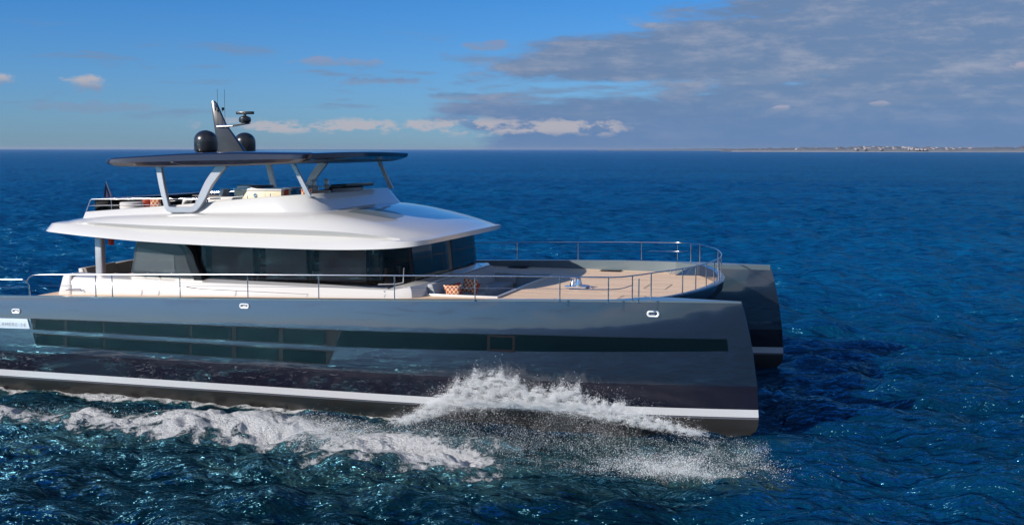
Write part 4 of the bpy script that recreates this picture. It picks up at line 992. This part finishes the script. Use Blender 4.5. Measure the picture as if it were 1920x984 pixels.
mb = MB(); mb.hexa([(-16.62, 5.6, 7.0), (-15.85, 5.6, 7.06), (-15.85, 8.2, 7.06), (-16.62, 8.2, 7.0)], [(-16.50, 5.6, 7.16), (-15.85, 5.6, 7.20), (-15.85, 8.2, 7.20), (-16.50, 8.2, 7.16)]); mb.build('console_hood', black, hc, bevel=.04)
# ---------------------------------------------------------------- loose things on board
def cushion(name, label, m, c, size, rot, group=None, cat='cushion'):
    """a plump square pillow with pinched corners"""
    w_, h_, t_ = size; n = 12; front = []; back = []
    for i in range(n+1):
        r1, r2 = [], []
        for j in range(n+1):
            u, v = i/n*2-1, j/n*2-1; k = (1-u**4)*(1-v**4); pinch = 1-.10*(1-abs(u*v))*(abs(u)**3+abs(v)**3)/1.2
            y_, z_ = u*w_/2*(1-.10*(1-v*v)*abs(u)), v*h_/2*(1-.10*(1-u*u)*abs(v))
            r1.append((t_/2*k**.5, y_, z_)); r2.append((-t_/2*k**.5, y_, z_))
        front.append(r1); back.append(r2)
    mb = MB(); mb.grid(front); mb.grid([list(reversed(r_)) for r_ in back])
    o = mb.build(name, m, None, smooth=60); o.location = c; o.rotation_euler = rot
    return tag(o, label, cat, group)
g1 = 'scatter cushions on board'
cushion('cushion', 'sunlit red and cream lattice cushion lying low in the sunken foredeck lounge, nearer the stern', patt, tuple(onY(848, 545, 2.9)), (.62, .44, .2), (0, rad(-30), rad(-75)), g1)
cushion('cushion', 'upright lattice cushion with red corners leaning on the foredeck lounge backrest', patt, tuple(onY(881, 536, 3.9)), (.52, .54, .2), (rad(-10), rad(-15), rad(-75)), g1)
cushion('cushion', 'plain red cushion half hidden behind the low lattice cushion in the foredeck lounge', red, tuple(onY(853, 542, 3.25)), (.50, .42, .16), (rad(12), rad(-20), rad(-70)), g1)
cushion('cushion', 'dark red cushion peeking out behind the upright lattice cushion of the foredeck lounge', red, tuple(onY(886, 539, 4.3)), (.48, .46, .16), (rad(-20), rad(-15), rad(-75)), g1)
cushion('cushion', 'orange red cushion leaning on the flybridge seat beside the round white ottoman', red, tuple(onY(275, 382, 3.4)), (.30, .42, .2), (0, rad(12), rad(-50)), g1)
cushion('cushion', 'lattice patterned cushion next to the orange one at the aft end of the flybridge', patt, tuple(onY(292, 381, 3.4)), (.42, .36, .16), (0, rad(10), rad(-70)), g1)
cushion('cushion', 'dark red cushion on the flybridge settee just right of the cream bar', red, tuple(onY(533, 364, 2.75)), (.36, .34, .16), (0, 0, rad(-80)), g1)
cushion('cushion', 'tan lattice cushion behind the foot of the near front hardtop post', patt, tuple(onY(575, 362, 2.75)), (.42, .36, .16), (0, rad(10), rad(-75)), g1)
cushion('cushion', 'low red cushion between the helm seats and the black console hood', red, tuple(onY(636, 358, 7.0)), (.36, .2, .14), (0, 0, rad(-80)), g1)
cushion('cushion', 'bright red cushion lying on the aft cockpit settee beside the dark side door', red, (-22.75, 2.2, 3.84), (.85, .46, .22), (0, rad(-60), rad(-100)), g1)
# ottoman
OX, _y, OZ = onY(248, 379, 3.2); OZ = float(OZ)
ot = thing('ottoman', 'round white padded ottoman on the aft flybridge by the rail', 'ottoman', (OX, 3.2, 6.1))
mb = MB(); mb.lathe((OX, 3.2, 6.1), [(.44, 0), (.46, .02), (.46, OZ-6.1-.17), (.44, OZ-6.1-.15)], 30); mb.build('base', gel2, ot, smooth=40)
mb = MB(); mb.lathe((OX, 3.2, OZ-.145), [(.43, 0), (.455, .03), (.455, .10), (.42, .135), (.2, .145)], 30); mb.build('seat_pad', gel2, ot, smooth=40)
# chairs
CX1 = float(onY(340, 380, 3.0)[0]); CX2 = float(onY(408, 365, 3.6)[0])
for (x, y, lab) in ((CX1, 3.0, 'white low lounge chair seen through the hardtop side frame'), (CX2, 3.6, 'tall white chair back standing between the hardtop side frame and the bar')):
    c_ = thing('lounge_chair', lab, 'chair', (x, y, 6.1), 'loose chairs on the flybridge')
    mb = MB(); mb.box(x, x+.5, y, y+.5, 6.36, 6.48); mb.build('seat', gel2, c_, bevel=.03)
    hi = float(onY(350, 372, 3.0)[2]) if x == CX1 else float(onY(415, 355, 3.6)[2])
    mb = MB(); mb.hexa([(x+.0, y, 6.46), (x+.08, y, 6.46), (x+.08, y+.5, 6.46), (x, y+.5, 6.46)], [(x+.08, y, hi), (x+.28, y, hi), (x+.28, y+.5, hi), (x+.08, y+.5, hi)]); mb.build('backrest', gel, c_, bevel=.03)
    for dx_ in (.03, .43):
        for dy_ in (.03, .43):
            mb = MB(); mb.tube([(x+dx_, y+dy_, 6.1), (x+dx_, y+dy_, 6.37)], .018); mb.build('leg', silver, c_)
tb = thing('coffee_table', 'low brown table with an orange candle glass behind the side frame on the flybridge', 'table', (-22.2, 6.6, 6.1))
mb = MB(); mb.box(-22.9, -21.7, 6.3, 7.3, 6.62, 6.66); mb.build('tabletop', gum, tb, bevel=.01)
for dx_ in (-22.8, -21.8):
    for dy_ in (6.4, 7.2):
        mb = MB(); mb.tube([(dx_, dy_, 6.1), (dx_, dy_, 6.63)], .02); mb.build('leg', silver, tb)
cg = MB(); cg.lathe((-22.6, 6.6, 6.66), [(.06, 0), (.07, .1), (.05, .18), (.02, .22)], 16); tag(cg.build('candle', mat('orange_glass', (.75, .33, .12), .3, coat=.5), None, smooth=50, loc=(-22.6, 6.6, 6.66)), 'small orange candle glass standing on the brown flybridge table', 'candle')
# ensign on its raked staff
en = thing('ensign', 'folded dark navy ensign hanging from a raked staff at the stern of the flybridge', 'flag', (-26.2, YC, 6.0))
mb = MB(); mb.tube([(-26.05, YC, 5.95), (-26.5, YC, 7.18)], .018); mb.build('staff', steel, en, smooth=60)
mb = MB(); rows = []
for i in range(15):
    u = i/14; top = Vector((-26.48, YC, 7.12)); w_ = .08+.55*u; z_ = 7.12-1.1*u
    rows.append([(-26.47+.40*u-w_*(.0+v*1.0)*1.0+.0, YC+.05*math.sin(9*v+2*u)+.02, z_-.03*math.sin(6*v)) for v in np.linspace(-.25, 1, 13)])
mb.grid(rows); rows2 = [[(p[0], p[1]+.01, p[2]) for p in reversed(r_)] for r_ in rows]; mb.grid(rows2); mb.build('cloth', flagm, en, smooth=80)
# red pennant beside the aft post
mb = MB(); mb.hexa([(-23.72, 1.9, 4.98), (-23.60, 1.9, 4.98), (-23.60, 2.1, 4.98), (-23.72, 2.1, 4.98)], [(-23.74, 1.9, 5.28), (-23.62, 1.9, 5.28), (-23.62, 2.1, 5.28), (-23.74, 2.1, 5.28)])
tag(mb.build('pennant', red, None, bevel=.01), 'small red cloth hanging under the roof overhang behind the grey aft post', 'pennant')

# ---------------------------------------------------------------- bow spray
def spray(name, n, seed, rmin, rmax, faces=8):
    g = np.random.RandomState(seed); P = []; RR_ = []
    CP = [(735, 800), (780, 772), (820, 742), (858, 708), (900, 690), (940, 697), (985, 712), (1030, 728), (1062, 718), (1105, 736), (1150, 752), (1200, 768), (1260, 787), (1330, 808), (1400, 822)]
    H_ = np.array([onY(a_, b_, -1.7) for a_, b_ in CP]); HX, HZ = H_[:, 0], np.maximum(H_[:, 2], .1)
    def hz(x): return np.interp(x, HX, HZ)*(1+.05*np.sin(x*3.1)+.05*np.sin(x*9.7+1)+.04*np.sin(x*23.0))
    # dense crest thrown up along the hull, ragged in tongues
    k = int(n*.66); NC = k; x = HX[0]+(HX[-1]-HX[0]-1.0)*g.beta(1.45, 1.9, k)
    zl = np.interp(x, [-10.5, -9, -7, -4.5, -1], [.1, .55, .85, .62, .25])
    tong = .88+.07*samp(TF[0], x*1.3, x*0+2.0, 6.1)
    z = zl+(hz(x)-zl)*np.clip(g.beta(1.5, 1.5, k)*tong+.06*g.randn(k), -.2, 1.5)
    z += g.standard_exponential(k)*.10*(g.rand(k) < .22)+.06*g.randn(k)*(x < -8.8)
    y = -1.40-.30*(1-z/2)-np.abs(g.randn(k))*.25
    P.append(np.stack([x, y, z], 1)); RR_.append(rmin+(rmax-rmin)*g.rand(k)**3)
    # the thin sheet falling outward: single drops
    k = int(n*.13); x = HX[0]+(HX[-1]-HX[0]+.6)*g.beta(1.3, 1.2, k); t_ = g.rand(k)
    y = -1.5-4.0*t_+g.randn(k)*.25; z = hz(x)*(.5*(1-t_)**1.2+.8*t_*(1-t_))*g.rand(k)**.7+g.randn(k)*.05+.08
    P.append(np.stack([x+.5*t_, y, z], 1)); RR_.append(rmin+(rmax-rmin)*.8*g.rand(k)**3)
    # landing patch and the boil by the breaking crest
    k = int(n*.07); m_ = g.multivariate_normal([0, 0], [[1.2, 0], [0, .10]], k); m_[:, 1] += .8*np.abs(g.randn(k))*(g.rand(k) < .5)+.12*m_[:, 0]; L0 = gpt(1280, 896)
    P.append(np.stack([L0[0]+m_[:, 0], L0[1]+m_[:, 1], .10+np.abs(g.randn(k))*.14], 1)); RR_.append(rmin+(rmax-rmin)*g.rand(k)**3)
    k = n-sum(len(a_) for a_ in P); i = g.randint(0, len(RIDGE)-1, k); i = np.where(g.rand(k) < .75, np.maximum(i, 5), i); f_ = g.rand(k); R_ = np.array(RIDGE+[RIDGE[-1]]); Wd = np.array(RIDW+[1.])
    c0 = R_[i]*(1-f_[:, None])+R_[i+1]*f_[:, None]
    P.append(np.stack([c0[:, 0]+g.randn(k)*.5, c0[:, 1]+g.randn(k)*Wd[i]*.42, .12+np.abs(g.randn(k))*.16], 1)); RR_.append(rmin+(rmax-rmin)*g.rand(k)**3)
    P = np.concatenate(P); R_ = np.concatenate(RR_)
    cl = samp(TG[0], P[:, 0]*1.9+P[:, 2]*2.2, P[:, 1]*1.2+P[:, 2]*4.0, 17.3)*.5+samp(TF[0], P[:, 0]*1.1, P[:, 1]+P[:, 2]*1.7, 6.1)*.5
    cf = samp(TF[0], P[:, 0]*3.1+P[:, 2]*1.1, P[:, 2]*4.3+P[:, 1], 6.1)
    first = np.arange(len(P)) < NC
    ok = (P[:, 2] > -.05) & (g.rand(len(P)) < np.where(first, np.clip(.70+.42*cf, .1, 1)*np.interp(P[:, 0], [-10.8, -9.4], [.35, 1.0]), np.clip(.55+.40*cl, .05, 1))); P = P[ok]; R_ = R_[ok]; k = len(P)
    if faces == 8:
        V = np.array([(1, 0, 0), (-1, 0, 0), (0, 1, 0), (0, -1, 0), (0, 0, 1), (0, 0, -1)], float)
        F = np.array([(0, 2, 4), (2, 1, 4), (1, 3, 4), (3, 0, 4), (2, 0, 5), (1, 2, 5), (3, 1, 5), (0, 3, 5)])
    else:
        V = np.array([(1, 1, 1), (-1, -1, 1), (-1, 1, -1), (1, -1, -1)], float)*.6; F = np.array([(0, 1, 2), (0, 3, 1), (0, 2, 3), (1, 3, 2)])
    st = 1+g.rand(k, 3)*.8
    co = (P[:, None, :]+V[None]*R_[:, None, None]*st[:, None, :]).reshape(-1, 3).astype(np.float32)
    fi = (F[None]+(np.arange(k)*len(V))[:, None, None]).reshape(-1).astype(np.int32); nf = k*len(F)
    me = bpy.data.meshes.new(name); me.vertices.add(len(co)); me.vertices.foreach_set('co', co.ravel())
    me.loops.add(nf*3); me.loops.foreach_set('vertex_index', fi); me.polygons.add(nf)
    me.polygons.foreach_set('loop_start', (np.arange(nf)*3).astype(np.int32)); me.polygons.foreach_set('use_smooth', np.ones(nf, bool))
    me.update(calc_edges=True)
    return me
wm = bpy.data.materials.new('water_drops'); wm.use_nodes = True; b = wm.node_tree.nodes['Principled BSDF']
b.inputs['Base Color'].default_value = (.86, .88, .90, 1); b.inputs['Roughness'].default_value = .25; b.inputs['Subsurface Weight'].default_value = 0
for nm, n_, sd_, r0, r1, fc in (('spray', 210000, 4, .0026, .0085, 8), ('mist', 480000, 9, .0016, .0042, 4)):
    me = spray(nm, n_, sd_, r0, r1, fc); me.materials.append(wm); o = bpy.data.objects.new(nm, me); link(o); o['kind'] = 'stuff'
    o['label'] = 'white bow spray of %s thrown up along the near hull' % ('coarse flying drops' if nm == 'spray' else 'fine mist'); o['category'] = 'spray'
